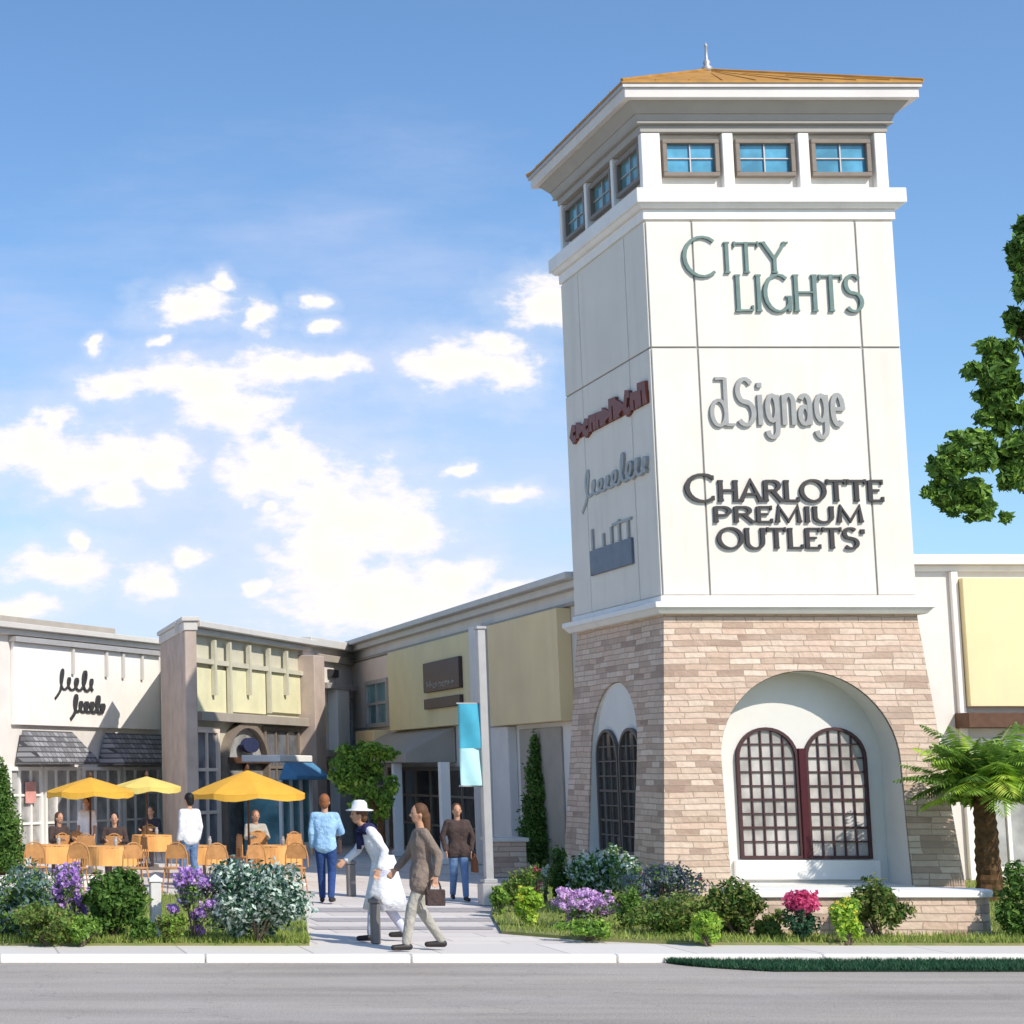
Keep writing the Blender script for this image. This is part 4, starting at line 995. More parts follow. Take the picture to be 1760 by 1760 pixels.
# left bed
bush('shrub', 'blue green shrub at the far left edge of the bed', 'shrub', 35, 1612, 150, 110, [('blue', .6), ('mid', .4)], .07)
bush('flowering_shrub', 'purple flowers left of the dark green shrub', 'flowers', 122, 1610, 70, 112, [('mid', .35), ('slate', .2)], .05, flowers=('purple', .05, 110), n=9)
bush('shrub', 'olive green low shrub in front of the far left purple flowers', 'shrub', 80, 1622, 110, 62, [('mid', .5), ('olive', .5)], .06)
bush('shrub', 'dark green rounded shrub left of the pale bollard', 'shrub', 194, 1614, 104, 118, [('dark', .75), ('mid', .25)], .08)
bush('flowering_shrub', 'purple flowers right of the pale bollard', 'flowers', 334, 1618, 84, 116, [('mid', .35), ('slate', .2)], .05, flowers=('purple', .05, 130), n=9)
bush('variegated_shrub', 'large white and green variegated shrub at the plaza entrance', 'shrub', 444, 1620, 164, 128, [('deep', .42), ('white', .48), ('blue', .10)], .075, n=16)
bush('shrub', 'small olive shrub just right of the pale bollard foot', 'shrub', 296, 1620, 46, 44, [('olive', .5), ('bright', .5)], .06)
bush('shrub', 'bright green low shrub under the far left purple flowers', 'shrub', 140, 1622, 60, 40, [('mid', .6), ('bright', .4)], .06)
# right bed
bush('shrub', 'olive green shrub beside the brown pedestal', 'shrub', 890, 1568, 56, 72, [('mid', .6), ('olive', .4)], .06)
bush('flowering_plant', 'yellow and lime plant at the left end of the right bed', 'plant', 908, 1592, 46, 62, [('lime', .8), ('bright', .2)], .07, flowers=('yellow', .03, 10))
bush('flowering_plant', 'red flowers above the lime plant', 'flowers', 922, 1556, 30, 62, [('mid', .4)], .05, flowers=('red', .03, 22), n=5)
bush('flowering_plant', 'narrow white flower spike beside the red flowers', 'flowers', 938, 1552, 13, 66, [('mid', .1)], .05, flowers=('white', .022, 40), n=5)
bush('variegated_shrub', 'white topped green shrub against the left tower face', 'shrub', 1036, 1556, 116, 100, [('mid', .4), ('white', .35), ('deep', .25)], .075, n=14)
bush('flowering_plant', 'mauve pink flower mound in front of the variegated shrub', 'flowers', 1004, 1594, 116, 62, [('mid', .3), ('slate', .1)], .05, flowers=('pink', .042, 200), n=12)
bush('shrub', 'dark green shrub behind the mauve pink mound', 'shrub', 966, 1552, 40, 82, [('dark', 1)], .06)
bush('shrub', 'slate blue shrub at the stone corner of the tower', 'shrub', 1140, 1572, 124, 76, [('slate', .75), ('mid', .25)], .06, flowers=('red', .03, 10))
bush('shrub', 'olive ground shrub left of the bright green spray', 'shrub', 1150, 1606, 140, 62, [('olive', .5), ('mid', .5)], .06, n=12)
bush('shrub', 'mid green shrub below the mauve mound', 'shrub', 1084, 1598, 46, 62, [('mid', 1)], .06)
bush('leafy_plant', 'bright green low spray near the kerb', 'plant', 1214, 1622, 48, 52, [('lime', .35), ('bright', .65)], .07)
bush('shrub', 'dark green bush left of the magenta flowers', 'shrub', 1266, 1610, 92, 88, [('dark', .5), ('olive', .5)], .07, n=12)
bush('flowering_shrub', 'magenta flowers on a dark green clipped bush', 'flowers', 1378, 1618, 56, 62, [('deep', 1)], .05, n=10)
bush('leafy_plant', 'yellow green leafy plant right of the magenta flowers', 'plant', 1456, 1620, 54, 70, [('lime', .5), ('bright', .5)], .07, flowers=('yellow', .03, 22))
bush('shrub', 'olive dark bush right of the yellow green plant', 'shrub', 1512, 1612, 100, 92, [('dark', .5), ('olive', .5)], .07, n=12)
bush('shrub', 'dark green bush at the right edge beyond the stone wall', 'shrub', 1752, 1612, 76, 108, [('dark', .6), ('mid', .4)], .07)
for (u_, v_, w_, h_, sp_x, lb_) in [(1010, 1614, 90, 30, [('bright', .5), ('mid', .5)], 'low bright filler plants at the front edge below the mauve mound'), (1330, 1612, 60, 46, [('olive', .5), ('mid', .5)], 'low olive plant between the dark bush and the magenta flowers'),
    (860, 1572, 40, 44, [('bright', .4), ('mid', .6)], 'small green plant at the foot of the banner pole'), (250, 1620, 40, 40, [('dark', .5), ('mid', .5)], 'small dark green plant left of the pale bollard foot')]:
    bush('leafy_plant', lb_, 'plant', u_, v_, w_, h_, sp_x, .06, n=6)
# magenta crown
mg = [o for o in C.objects if o.get('label', '').startswith('magenta')][0]; g = Vector(mg.location); g2 = W(1378, 1550, g.y)
arr, _ = leaves([((g2.x, g2.y, g2.z), (.20, .18, .14))], .05, .9, 900, .4)
add_leaf_mesh('blossom', [(arr, 0)], [L['magenta']], mg, g)

def conifer(label, u, vbase, vtop, wpx, floor=0):
    g = G(u, vbase, floor); h = W(u, vtop, g.y).z; k = W(u+1, vbase, g.y).x-W(u, vbase, g.y).x; r = wpx*k/2
    t = empty('conifer', g, label, 'tree', 'clipped conifers beside the shops')
    bl = []
    for i in range(26):
        q = i/25; z = .35+(h-.45)*q; rr = r*(1-q)**.75*(.8+.3*random.random())+.04
        a = random.uniform(0, 6.28); bl.append(((g.x+math.cos(a)*rr*.25, g.y+math.sin(a)*rr*.25, z), (rr, rr, h*.07)))
    a, _ = leaves(bl, .10, .35, 5200, .4, 0); b_, _ = leaves(bl, .10, .35, 2600, .7, 0)
    add_leaf_mesh('crown', [(a, 0), (b_, 1)], [L['dark'], L['mid']], t, g)
    m = MB(); m.tube((g.x, g.y, 0), (g.x, g.y, h*.8), .07, .02, 8); m.build('trunk', M['bark'], t)
conifer('slim cone shaped conifer in front of the tan panel', 928, 1500, 1256, 70)
conifer('dark conifer cut by the left edge of the picture', 4, 1520, 1306, 76)

def tree(name, label, g, h, crown, trunk_r, lm, size, count, bark='bark', limbs=7, lean=(0, 0), cat='tree', shell=.5, thin=1.0):
    t = empty(name, g, label, cat)
    arrs = []; mats = []
    for i, (mk, share) in enumerate(lm):
        a, _ = leaves(crown, size, .5, int(count*share), shell); arrs.append((a, i)); mats.append(L[mk])
    add_leaf_mesh('crown', arrs, mats, t, g)
    m = MB(); top = Vector((g.x+lean[0], g.y+lean[1], h)); mid = Vector(g).lerp(top, .5)+Vector((random.uniform(-.05, .05), 0, 0))
    m.path([g, mid, top], [trunk_r, trunk_r*.8, trunk_r*.6], 10)
    for i in range(limbs):
        c = Vector(crown[i % len(crown)][0]); md = top.lerp(c, .5)+Vector((random.uniform(-.1, .1), random.uniform(-.1, .1), .1))
        m.path([top-Vector((0, 0, .1)), md, c], [trunk_r*.5*thin, trunk_r*.3*thin, trunk_r*.05], 7)
    m.build('trunk', M[bark], t, smooth=True)
    return t
def crown_px(spots, Y, dep=.8, sub=0):
    out = []
    for (u, v, ru, rv) in spots:
        c = W(u, v, Y); k = (W(u+10, v, Y).x-c.x)/10
        b = ((c.x, Y+random.uniform(-.3, .3)*dep, c.z), (ru*k, max(ru, rv)*k*dep, rv*k))
        if sub: out += cluster(b[0], tuple(x*1.12 for x in b[1]), sub, .42)
        else: out.append(b)
    return out
# green street tree behind the people
g = G(655, 1500); tree('street_tree', 'bright green round tree behind the strolling couple', g, 1.3,
    crown_px([(600, 1300, 26, 22), (622, 1330, 38, 34), (650, 1350, 28, 38), (600, 1350, 26, 24), (640, 1300, 30, 22), (585, 1325, 18, 22), (655, 1385, 20, 24), (612, 1385, 16, 22), (625, 1282, 14, 10)], g.y, sub=7), .10,
    [('bright', .5), ('mid', .4), ('dark', .10)], .12, 7000, shell=.2)
# feathery small palm right of the tower
g = G(1703, 1552); pt_ = empty('palm_tree', g, 'yellow green feathery leafy palm with thick brown trunk right of the tower arch', 'tree'); KP = (W(1713, 1400, g.y).x-W(1703, 1400, g.y).x)/10
top = W(1703, 1366, g.y)
m = MB(); prof = []
for q in range(24):
    z = q/23*top.z; prof.append((.19-.05*q/23+(.018 if q % 2 else 0), z))
m.lathe(prof, (g.x, g.y, 0), 16, wob=lambda a, z: .06*math.sin(a*5+z*9)); m.build('trunk', M['bark'], pt_)
V = []; mi_ = []
rach = MB()
for k in range(84):
    az = 2*math.pi*k/84*5.2+random.uniform(-.2, .2); e0 = random.uniform(.2, 1.5); Lf_ = random.uniform(.95, 1.5)*(1 if e0 < 1.0 else .95); dr = random.uniform(.25, .7)
    mk = random.choices([0, 1, 2, 3], [.45, .3, .15, .1])[0]; pr0 = None; b0 = Vector(top)+Vector((math.cos(az)*.08, math.sin(az)*.08, random.uniform(-.1, .25)))
    for q in range(27):
        t = q/26; ho = Lf_*t*math.cos(e0*(1-.3*t)); ve = Lf_*(math.sin(e0)*t*1.05-dr*t*t)
        p = b0+Vector((math.cos(az)*ho, math.sin(az)*ho, ve))
        if pr0 is not None:
            d = (p-pr0).normalized(); sd = d.cross(Vector((0, 0, 1))).normalized(); upv = sd.cross(d)
            if q % 3 == 0: rach.tube(last3, p, .011*(1.1-t), .011*(1.05-t), 4); last3 = p
            if t > .12:
                ll = .34*math.sin(math.pi*min(1, t*.86+.12))**.7*random.uniform(.8, 1.15)
                for sg_ in (-1, 1):
                    ld = (sd*sg_+d*.55-Vector((0, 0, .35+random.uniform(0, .3)))+upv*.1).normalized(); w_ = d*.022
                    a_ = p; V += [a_-w_*.5, a_+ld*ll*.5-w_, a_+ld*ll-Vector((0, 0, .03)), a_+ld*ll*.5+w_]; mi_.append(mk)
        else: last3 = p
        pr0 = p
V = np.array([tuple(v) for v in V]).reshape(-1, 4, 3); mi_ = np.array(mi_)
fill = crown_px([(1700, 1310, 40, 34), (1735, 1300, 34, 40), (1668, 1330, 30, 28), (1750, 1350, 30, 40), (1700, 1360, 40, 30), (1650, 1372, 20, 16)], g.y, .6, 6)
fa, _ = leaves(fill, .17, .28, 2600, .1); fk = rng.choice(4, len(fa), p=[.45, .3, .17, .08])
V = np.concatenate([V, fa]); mi_ = np.concatenate([mi_, fk])
add_leaf_mesh('crown', [(V[mi_ == k], k) for k in range(4)], [L['bright'], L['mid'], L['lime'], L['dark']], pt_, g)
rach.build('frond_stem', M['tanwood2'] if 'tanwood2' in M else L['lime'], pt_)
# overhanging foreground tree, its trunk off to the right
YO = 23.0; tg = Vector((W(1960, 1500, YO).x, YO, 0))
spots = [(1752, 395, 12, 16), (1756, 440, 20, 42), (1750, 500, 20, 40), (1762, 545, 22, 26), (1698, 612, 32, 20), (1680, 645, 34, 24), (1715, 640, 28, 28), (1745, 665, 34, 28), (1700, 690, 38, 20), (1740, 715, 40, 26), (1682, 722, 20, 10),
         (1640, 770, 34, 24), (1620, 805, 28, 34), (1665, 790, 32, 30), (1720, 775, 44, 36), (1612, 845, 22, 20), (1650, 850, 34, 26), (1690, 850, 24, 34), (1745, 820, 30, 30), (1675, 880, 24, 18), (1716, 892, 8, 8), (1640, 872, 16, 12),
         (1830, 420, 80, 80), (1850, 560, 80, 90), (1840, 700, 80, 80), (1850, 830, 60, 50)]
ot = tree('overhanging_tree', 'leafy branches of a tree reaching in from the right edge', tg, W(1960, 1000, YO).z, crown_px(spots, YO, .7, 7), .28, [('mid', .5), ('dark', .30), ('bright', .20)], .125, 30000, 'bark', limbs=26, shell=.05, thin=.16)

# ================================================================== CAFE FURNITURE
def parasol(label, u, vrim, wpx, Y, mk, slope=.22):
    c = W(u, vrim, Y); k = (W(u+10, vrim, Y).x-c.x)/10; r = wpx*k/2; zr_ = c.z; h = r*2*slope
    o = empty('parasol', (c.x, Y, 0), label, 'parasol', 'yellow parasols over the cafe tables')
    n = 8; m = MB(); rows = 5; vs = []
    for s in (0, 1):
        for j in range(rows+1):
            q = j/rows
            for i in range(n*4):
                a = 2*math.pi*i/(n*4); f = abs(math.sin(a*n/2)); rr = r*q*(1-.035*f*q)
                vs.append((c.x+rr*math.cos(a), Y+rr*math.sin(a), zr_+h*(1-q)**.9-.03*f*q*q-s*.012))
    nn = n*4; K = (rows+1)*nn; fs = []
    for j in range(rows):
        for i in range(nn):
            a, b_ = j*nn+i, j*nn+(i+1) % nn; fs += [(a, a+nn, b_+nn, b_), (K+b_, K+b_+nn, K+a+nn, K+a)]
    for i in range(nn): a = rows*nn+i; b_ = rows*nn+(i+1) % nn; fs.append((a, K+a, K+b_, b_))
    m.add(vs, fs); m.build('canopy', M[mk], o)
    m = MB()
    for i in range(nn):      # valance
        a0, a1 = 2*math.pi*i/nn, 2*math.pi*(i+1)/nn; f0, f1 = abs(math.sin(a0*n/2)), abs(math.sin(a1*n/2)); r0, r1 = r*(1-.035*f0), r*(1-.035*f1)
        z0_, z1_ = zr_-.03*f0-.008, zr_-.03*f1-.008; d = .13
        p = [(c.x+r0*math.cos(a0), Y+r0*math.sin(a0)), (c.x+r1*math.cos(a1), Y+r1*math.sin(a1))]
        m.add([(p[0][0], p[0][1], z0_), (p[1][0], p[1][1], z1_), (p[1][0], p[1][1], z1_-d*(.8+.2*math.sin(i))), (p[0][0], p[0][1], z0_-d*(.8+.2*math.sin(i-1)))], [(0, 1, 2, 3)])
    m.build('valance', M[mk], o)
    m = MB(); m.tube((c.x, Y, .05), (c.x, Y, zr_+h+.05), .022); m.build('pole', M['wood'], o)
    m = MB(); m.lathe([(.02, -.02), (.04, .0), (.04, .05), (.005, .1)], (c.x, Y, zr_+h+.02), 10); m.build('finial', M['wood'], o)
    m = MB()
    for i in range(n):
        a = 2*math.pi*(i)/n; m.tube((c.x, Y, zr_+h-.05), (c.x+r*.96*math.cos(a), Y+r*.96*math.sin(a), zr_-.02), .009, .009, 5)
        m.tube((c.x, Y, zr_-.1), (c.x+r*.5*math.cos(a), Y+r*.5*math.sin(a), zr_+h*.45), .007, .007, 5)
    m.build('rib', M['wood'], o)
    m = MB(); m.lathe([(.25, 0), (.25, .06), (.06, .1), (.03, .25)], (c.x, Y, 0), 16); m.build('base', M['darkpost'], o)
parasol('largest yellow parasol, in front of the sage shop', 426, 1363, 196, 37.5, 'umb', .20)
parasol('middle sized deep yellow parasol above the dark haired woman', 155, 1360, 150, 40, 'umb', .16)
parasol('pale yellow parasol furthest back, in front of the white shop', 252, 1352, 118, 42.5, 'umb2', .15)
def cafe_table(u, v, wpx, label):
    wpx *= .88
    g = G(u, v); k = (W(u+10, v, g.y).x-g.x)/10; r = wpx*k/2; h = .74
    o = empty('cafe_table', g, label, 'table', 'round cafe tables under the parasols')
    m = MB(); m.lathe([(r, h-.03), (r+.01, h-.01), (r, h)], g, 28); m.build('tabletop', M['wood'], o)
    m = MB(); wob = lambda a, z: .055*math.sin(a*7+g.x)*min(1, (h-z)*4)
    m.lathe([(r*1.06, .40), (r*1.04, .52), (r*1.02, h-.05), (r*1.015, h+.006), (r*.5, h+.008)], g, 48, wob=wob); m.build('tablecloth', M['cloth'], o, smooth=False)
    m = MB(); m.tube((g.x, g.y, .04), (g.x, g.y, h-.03), .035); m.lathe([(r*.6, 0), (r*.6, .03), (.05, .07)], g, 20); m.build('pedestal', M['darkpost'], o)
    m = MB(); m.lathe([(.03, 0), (.04, .1), (.025, .13), (.028, .17)], (g.x+.1, g.y-.05, h+.008), 12); q = m.build('glass', M['glass_haze'], origin=(g.x+.1, g.y-.05, h)); tag(q, 'small pale tumbler on the '+label.split(' round')[0]+' orange table', 'tumbler')
cafe_table(92, 1520, 82, 'leftmost round orange clothed table under the left parasol')
cafe_table(190, 1524, 96, 'second round orange clothed table left of the pale bollard')
cafe_table(262, 1494, 76, 'rearmost round orange clothed table near the brown pillar')
cafe_table(352, 1522, 80, 'third round orange clothed table right of the man in white')
cafe_table(478, 1522, 92, 'rightmost round orange clothed table under the largest parasol')
M['tanwood'] = mat('tan_wood', lin(.55, .27, .10), .6, .15, 8, .1, 40)
def make_chair():
    o = empty('cafe_chair', (0, 0, 0), '', 'chair', 'tan chairs at the cafe tables')
    m = MB(); m.lathe([(.19, .43), (.205, .445), (.19, .46)], (0, 0, 0), 20); m.build('seat', M['tanwood'], o)
    for sx in (-1, 1):
        for sy in (-1, 1):
            m = MB(); m.tube((sx*.13, sy*.13, .44), (sx*.18, sy*.18, 0), .014, .012, 8); m.build('leg', M['tanwood'], o)
    m = MB(); pts = [Vector((.2*math.cos(t), .16+.05*math.sin(t)*0, .46+.42*math.sin(t)**.6)) for t in [math.pi*i/12 for i in range(13)]]
    m.path(pts, [.014]*13, 8)
    for x in (-.1, 0, .1): m.tube((x, .16, .46), (x, .17, .86), .009)
    m.box(-.17, .17, .155, .175, .60, .84); m.build('backrest', M['tanwood'], o)
    return o
ch0 = make_chair()
def place_chair(u, v, rot, label, first=[True]):
    g = G(u, v); o = ch0
    if not first[0]:
        o = ch0.copy(); C.objects.link(o)
        for c in ch0.children: d = c.copy(); C.objects.link(d); d.parent = o
    first[0] = False
    o.location = g; o.rotation_euler = (0, 0, rot); o['label'] = label
for (u, v, r_, l) in [
    (50, 1510, 1.5, 'tan chair left of the leftmost orange table'), (124, 1500, -2.6, 'tan chair behind the gap between the two left orange tables'),
    (150, 1508, 2.9, 'tan chair behind the second orange table at its left'), (236, 1512, -1.3, 'tan chair right of the second orange table'),
    (300, 1502, -1.6, 'tan chair right of the rearmost orange table near the man in white'), (222, 1490, 1.4, 'tan chair left of the rearmost orange table'),
    (398, 1510, -1.5, 'tan chair right of the third orange table'), (430, 1512, 1.5, 'tan chair left of the rightmost orange table'), (500, 1502, -2.8, 'tan chair behind the rightmost orange table'),
    (64, 1534, .2, 'tan chair in front of the leftmost orange table'), (132, 1536, -.3, 'tan chair in front of the gap between the two left tables'), (236, 1536, .3, 'tan chair in front of the second orange table'),
    (300, 1536, -.4, 'tan chair directly behind the pale bollard'), (378, 1538, .1, 'tan chair in front of the third orange table'), (450, 1536, .4, 'tan chair at the front left of the rightmost orange table'), (508, 1536, -.4, 'tan chair at the front right of the rightmost orange table')]:
    place_chair(u, v, r_, l)

# ================================================================== PEOPLE
def capsule(mb, p0, p1, r0, r1, n=12):
    p0, p1 = Vector(p0), Vector(p1); d = p1-p0
    if d.length < 1e-5: mb.ell(p0, (r0, r0, r0), n); return
    mb.tube(p0, p1, r0, r1, n); mb.ell(p0, (r0, r0, r0), n); mb.ell(p1, (r1, r1, r1), n)
def remeshed(mb, name, m, parent, voxel, smooth_it=2, sc=1, rotm=None):
    me = bpy.data.meshes.new(name); me.from_pydata([tuple(v) for v in mb.v], [], mb.f)
    ob = bpy.data.objects.new(name, me); C.objects.link(ob)
    bm = bmesh.new(); bm.from_mesh(me); bmesh.ops.recalc_face_normals(bm, faces=bm.faces) ; bm.to_mesh(me); bm.free()
    r = ob.modifiers.new('r', 'REMESH'); r.mode = 'VOXEL'; r.voxel_size = voxel
    s = ob.modifiers.new('s', 'SMOOTH'); s.factor = .5; s.iterations = smooth_it
    dg = bpy.context.evaluated_depsgraph_get(); dg.update()
    nm = bpy.data.meshes.new_from_object(ob.evaluated_get(dg)); ob.modifiers.clear(); ob.data = nm; bpy.data.meshes.remove(me)
    nm.name = name; nm.materials.clear(); nm.materials.append(m); nm.polygons.foreach_set('use_smooth', [True]*len(nm.polygons))
    ob.parent = parent; return ob
def person(label, g, H, face, pose, top, bottom, hair, skirt=None, hat=None, hairlong=False, coat=0.0, group=None, female=False, floor=0, props=None, shortsleeve=True):
    """local frame: x right, y forward; face: heading angle of 'forward' measured from +x"""
    root = empty('person', (g.x, g.y, floor), label, 'person', group); root.rotation_euler = (0, 0, face-math.pi/2); root.scale = (H/1.75,)*3
    sw_ = .15 if female else .175
    J = dict(pel=(0, 0, .95), waist=(0, 0, 1.08), chest=(0, .01, 1.28), neck=(0, 0, 1.46), head=(0, .02, 1.62),
             hL=(-.09, 0, .92), hR=(.09, 0, .92), kL=(-.10, .02, .50), kR=(.10, .02, .50), aL=(-.10, -.02, .08), aR=(.10, -.02, .08),
             sL=(-sw_, 0, 1.40), sR=(sw_, 0, 1.40), eL=(-sw_-.045, -.03, 1.13), eR=(sw_+.045, -.03, 1.13), wL=(-sw_-.05, .05, .89), wR=(sw_+.05, .05, .89))
    J.update(pose); J = {k: Vector(v) for k, v in J.items()}
    b = MB()
    def slab(mb, c, half, r): capsule(mb, Vector(c)-Vector((half, 0, 0)), Vector(c)+Vector((half, 0, 0)), r, r, 12)
    mid_ = J['waist'].lerp(J['chest'], .5); fm = .85 if female else 1
    def trunk(mb, e, low=0):
        rows_ = [(J['pel']+Vector((0, 0, -low)), .068, .094+e), (J['waist'], .055*fm, .088+e), (J['chest'], .085*fm, .100+e), (J['chest'].lerp(J['neck'], .45), .09*fm, .078+e)]
        for (c0, h0, r0), (c1, h1, r1) in zip(rows_, rows_[1:]):
            for q in (-1, -.5, 0, .5, 1): capsule(mb, c0+Vector((q*h0, 0, 0)), c1+Vector((q*h1, 0, 0)), r0, r1, 14)
    trunk(b, 0); capsule(b, J['chest'], J['neck']-Vector((0, 0, .05)), .10, .055)
    capsule(b, J['sL']+Vector((.02, 0, 0)), J['sR']-Vector((.02, 0, 0)), .048, .048); capsule(b, J['neck']-Vector((0, 0, .05)), J['head']-Vector((0, 0, .06)), .055, .05)
    hc_ = J['head']; b.ell(hc_+Vector((0, 0, .01)), (.075, .095, .115), 18); b.ell(hc_+Vector((0, .03, -.06)), (.05, .055, .05), 12)
    b.ell(hc_+Vector((0, .098, -.015)), (.013, .02, .02), 8)
    for s in (-1, 1): b.ell(hc_+Vector((s*.078, 0, -.01)), (.012, .02, .03), 8)
    for s in 'LR':
        sg_ = -1 if s == 'L' else 1
        capsule(b, J['h'+s], J['k'+s], .085, .055); capsule(b, J['k'+s], J['a'+s], .055, .038)
        capsule(b, J['s'+s], J['e'+s], .048, .038); capsule(b, J['e'+s], J['w'+s], .038, .026)
        fo = J['a'+s]; capsule(b, fo+Vector((0, -.03, -.04)), fo+Vector((sg_*.02, .15, -.055)), .034, .026)
        d = (J['w'+s]-J['e'+s]).normalized(); a_ = d.orthogonal() if abs(d.z) < .5 else Vector((0, 1, 0)); a_ = (a_-d*a_.dot(d)).normalized(); inn = d.cross(a_)*(1 if s == 'L' else -1)
        pc = J['w'+s]+d*.045
        for q in (-.022, 0, .022): capsule(b, J['w'+s], pc+d*.035+a_*q, .022, .016, 8)
        for q, ln in ((-.030, .055), (-.010, .068), (.011, .072), (.031, .062)):
            base = pc+d*.035+a_*q; k1 = base+d*ln*.5; k2 = k1+(d*.7-inn*.7).normalized()*ln*.5
            capsule(b, base, k1, .0095, .009, 8); capsule(b, k1, k2, .009, .008, 8)
        tb = J['w'+s]+d*.02+a_*.028; capsule(b, tb, tb+(d+a_*.8).normalized()*.05, .011, .009, 8)
    remeshed(b, 'body', M['skin'], root, .009)
    t = MB(); e = .014
    trunk(t, e+.006, .05); capsule(t, J['chest'], J['neck']-Vector((0, 0, .085)), .105+e, .062)
    capsule(t, J['sL']+Vector((.02, 0, 0)), J['sR']-Vector((.02, 0, 0)), .050+e, .050+e)
    if coat:
        for s in 'LR': capsule(t, J['pel']+Vector((-.05 if s == 'L' else .05, 0, 0)), J['h'+s].lerp(J['k'+s], coat), .14, .13)
    for s in 'LR':
        capsule(t, J['s'+s], J['e'+s], .048+e, .040+e)
        if not shortsleeve: capsule(t, J['e'+s], J['w'+s].lerp(J['e'+s], .08), .040+e, .030+e)
    remeshed(t, 'shirt' if not coat else 'coat', M[top], root, .014, 3)
    if bottom:
        t = MB(); slab(t, J['pel'], .068, .100); slab(t, J['pel']+Vector((0, 0, -.05)), .06, .100)
        for s in 'LR': capsule(t, J['h'+s]-Vector((0, 0, .02)), J['k'+s], .092, .068); capsule(t, J['k'+s], J['a'+s]+Vector((0, 0, .02)), .07, .055)
        remeshed(t, 'trousers', M[bottom], root, .014, 3)
    if skirt:
        mk, zlow, flare = skirt; t = MB()
        n = 32; wob = lambda a, z: .07*math.sin(a*7)*max(0, (1.0-z))
        c = (J['aL']+J['aR'])/2; vs = []
        pf = [(.12, 1.08), (.15, .98), (.17, .85), (.17+flare*.5, (zlow+.85)/2), (.17+flare, zlow), (.16+flare, zlow), (.12, .9)]
        for (r_, z) in pf:
            sh = (1-z)/1.0*.35 if z < 1 else 0
            for i in range(n):
                a = 2*math.pi*i/n; rr = r_*(1+wob(a, z)); vs.append((J['pel'].x+rr*math.cos(a)+(c.x-J['pel'].x)*sh, J['pel'].y+rr*1.05*math.sin(a)+(c.y-J['pel'].y)*sh, z))
        t.add(vs, [(k*n+i, k*n+(i+1) % n, (k+1)*n+(i+1) % n, (k+1)*n+i) for k in range(len(pf)-1) for i in range(n)])
        t.build('skirt', M[mk], root, smooth=True, origin=(0, 0, 0))
    for s in 'LR':
        t = MB(); sg_ = -1 if s == 'L' else 1; fo = J['a'+s]; capsule(t, fo+Vector((0, -.035, -.035)), fo+Vector((sg_*.02, .16, -.045)), .043, .034)
        remeshed(t, 'shoe', M['shoe'], root, .012, 2)
    t = MB(); hr = MB()
    hr.ell(hc_+Vector((0, -.018, .035)), (.088, .10, .105), 18); hr.ell(hc_+Vector((0, -.05, -.02)), (.08, .06, .09), 14)
    if hairlong: capsule(hr, hc_+Vector((0, -.07, -.02)), hc_+Vector((0, -.09, -.2)), .07, .045)
    # keep the face free: squash hair verts in front of the brow
    hr.v = [((x, min(y, hc_.y+.045+max(0, z-hc_.z-.07)*.5), z)) for x, y, z in [tuple(v) for v in hr.v]]
    remeshed(hr, 'hair', M[hair], root, .009, 2)
    ey = MB()
    for s in (-1, 1): ey.ell(hc_+Vector((s*.03, .084, .012)), (.011, .008, .008), 8)
    ey.build('eyes', M['eye'], root, smooth=True, origin=(0, 0, 0))
    ey = MB(); ey.ell(hc_+Vector((0, .086, -.058)), (.022, .008, .007), 8); ey.build('mouth', M['lip'], root, smooth=True, origin=(0, 0, 0))
    if hat:
        t = MB(); t.lathe([(.17, .0), (.175, .012), (.10, .03), (.095, .10), (.06, .135), (.01, .14)], hc_+Vector((0, -.01, .055)), 24); t.build('hat', M[hat], root, smooth=True, origin=(0, 0, 0))
    return root, J
def bag(label, root_g, face, H, off, size, mk, handle=.18):
    """a held bag: hangs below the hand at local offset off"""
    s = H/1.75; rot = Matrix.Rotation(face-math.pi/2, 3, 'Z'); p = rot @ (Vector(off)*s); c = Vector((root_g.x+p.x, root_g.y+p.y, p.z))
    w, d, h = size; o = empty('shopping_bag', (c.x, c.y, c.z-handle-h), label, 'bag'); o.rotation_euler = (0, 0, face-math.pi/2)
    m = MB(); m.hexa([(-d/2, -w/2, 0), (d/2, -w/2, 0), (d/2, w/2, 0), (-d/2, w/2, 0), (-d*.4, -w*.52, h), (d*.4, -w*.52, h), (d*.4, w*.52, h), (-d*.4, w*.52, h)])
    m.build('body', M[mk], o, bevel=.01, origin=(0, 0, 0))
    m = MB()
    for x in (-d*.3, d*.3):
        pts = [Vector((x*(1-.9*math.sin(t)), -w*.3*math.cos(t), h+handle*math.sin(t))) for t in [math.pi*i/10 for i in range(11)]]
        m.path(pts, [.007]*11, 6)
    m.build('handle', M[mk], o, origin=(0, 0, 0))
WALK = dict(kL=(-.09, .16, .52), aL=(-.09, .24, .09), kR=(.09, .02, .50), aR=(.09, -.22, .11), eL=(-.24, -.14, 1.14), wL=(-.25, -.10, .90), eR=(.24, .10, 1.13), wR=(.23, .26, .95))
STEP = dict(kL=(-.09, .10, .51), aL=(-.09, .14, .08), kR=(.09, .02, .50), aR=(.09, -.14, .10))
# man in light blue shirt
g = G(562, 1552); person('man in light blue shirt and navy jeans walking into the plaza', g, 1.76, R(70), {**STEP, 'eR': (.25, .12, 1.14), 'wR': (.16, .34, 1.10)}, 'ltblue', 'denim', 'redhair', shortsleeve=False)
bag('dark brown bag carried by the man in light blue', g, R(70), 1.76, (.16, .40, 1.08), (.20, .08, .22), 'fbrown', .08)
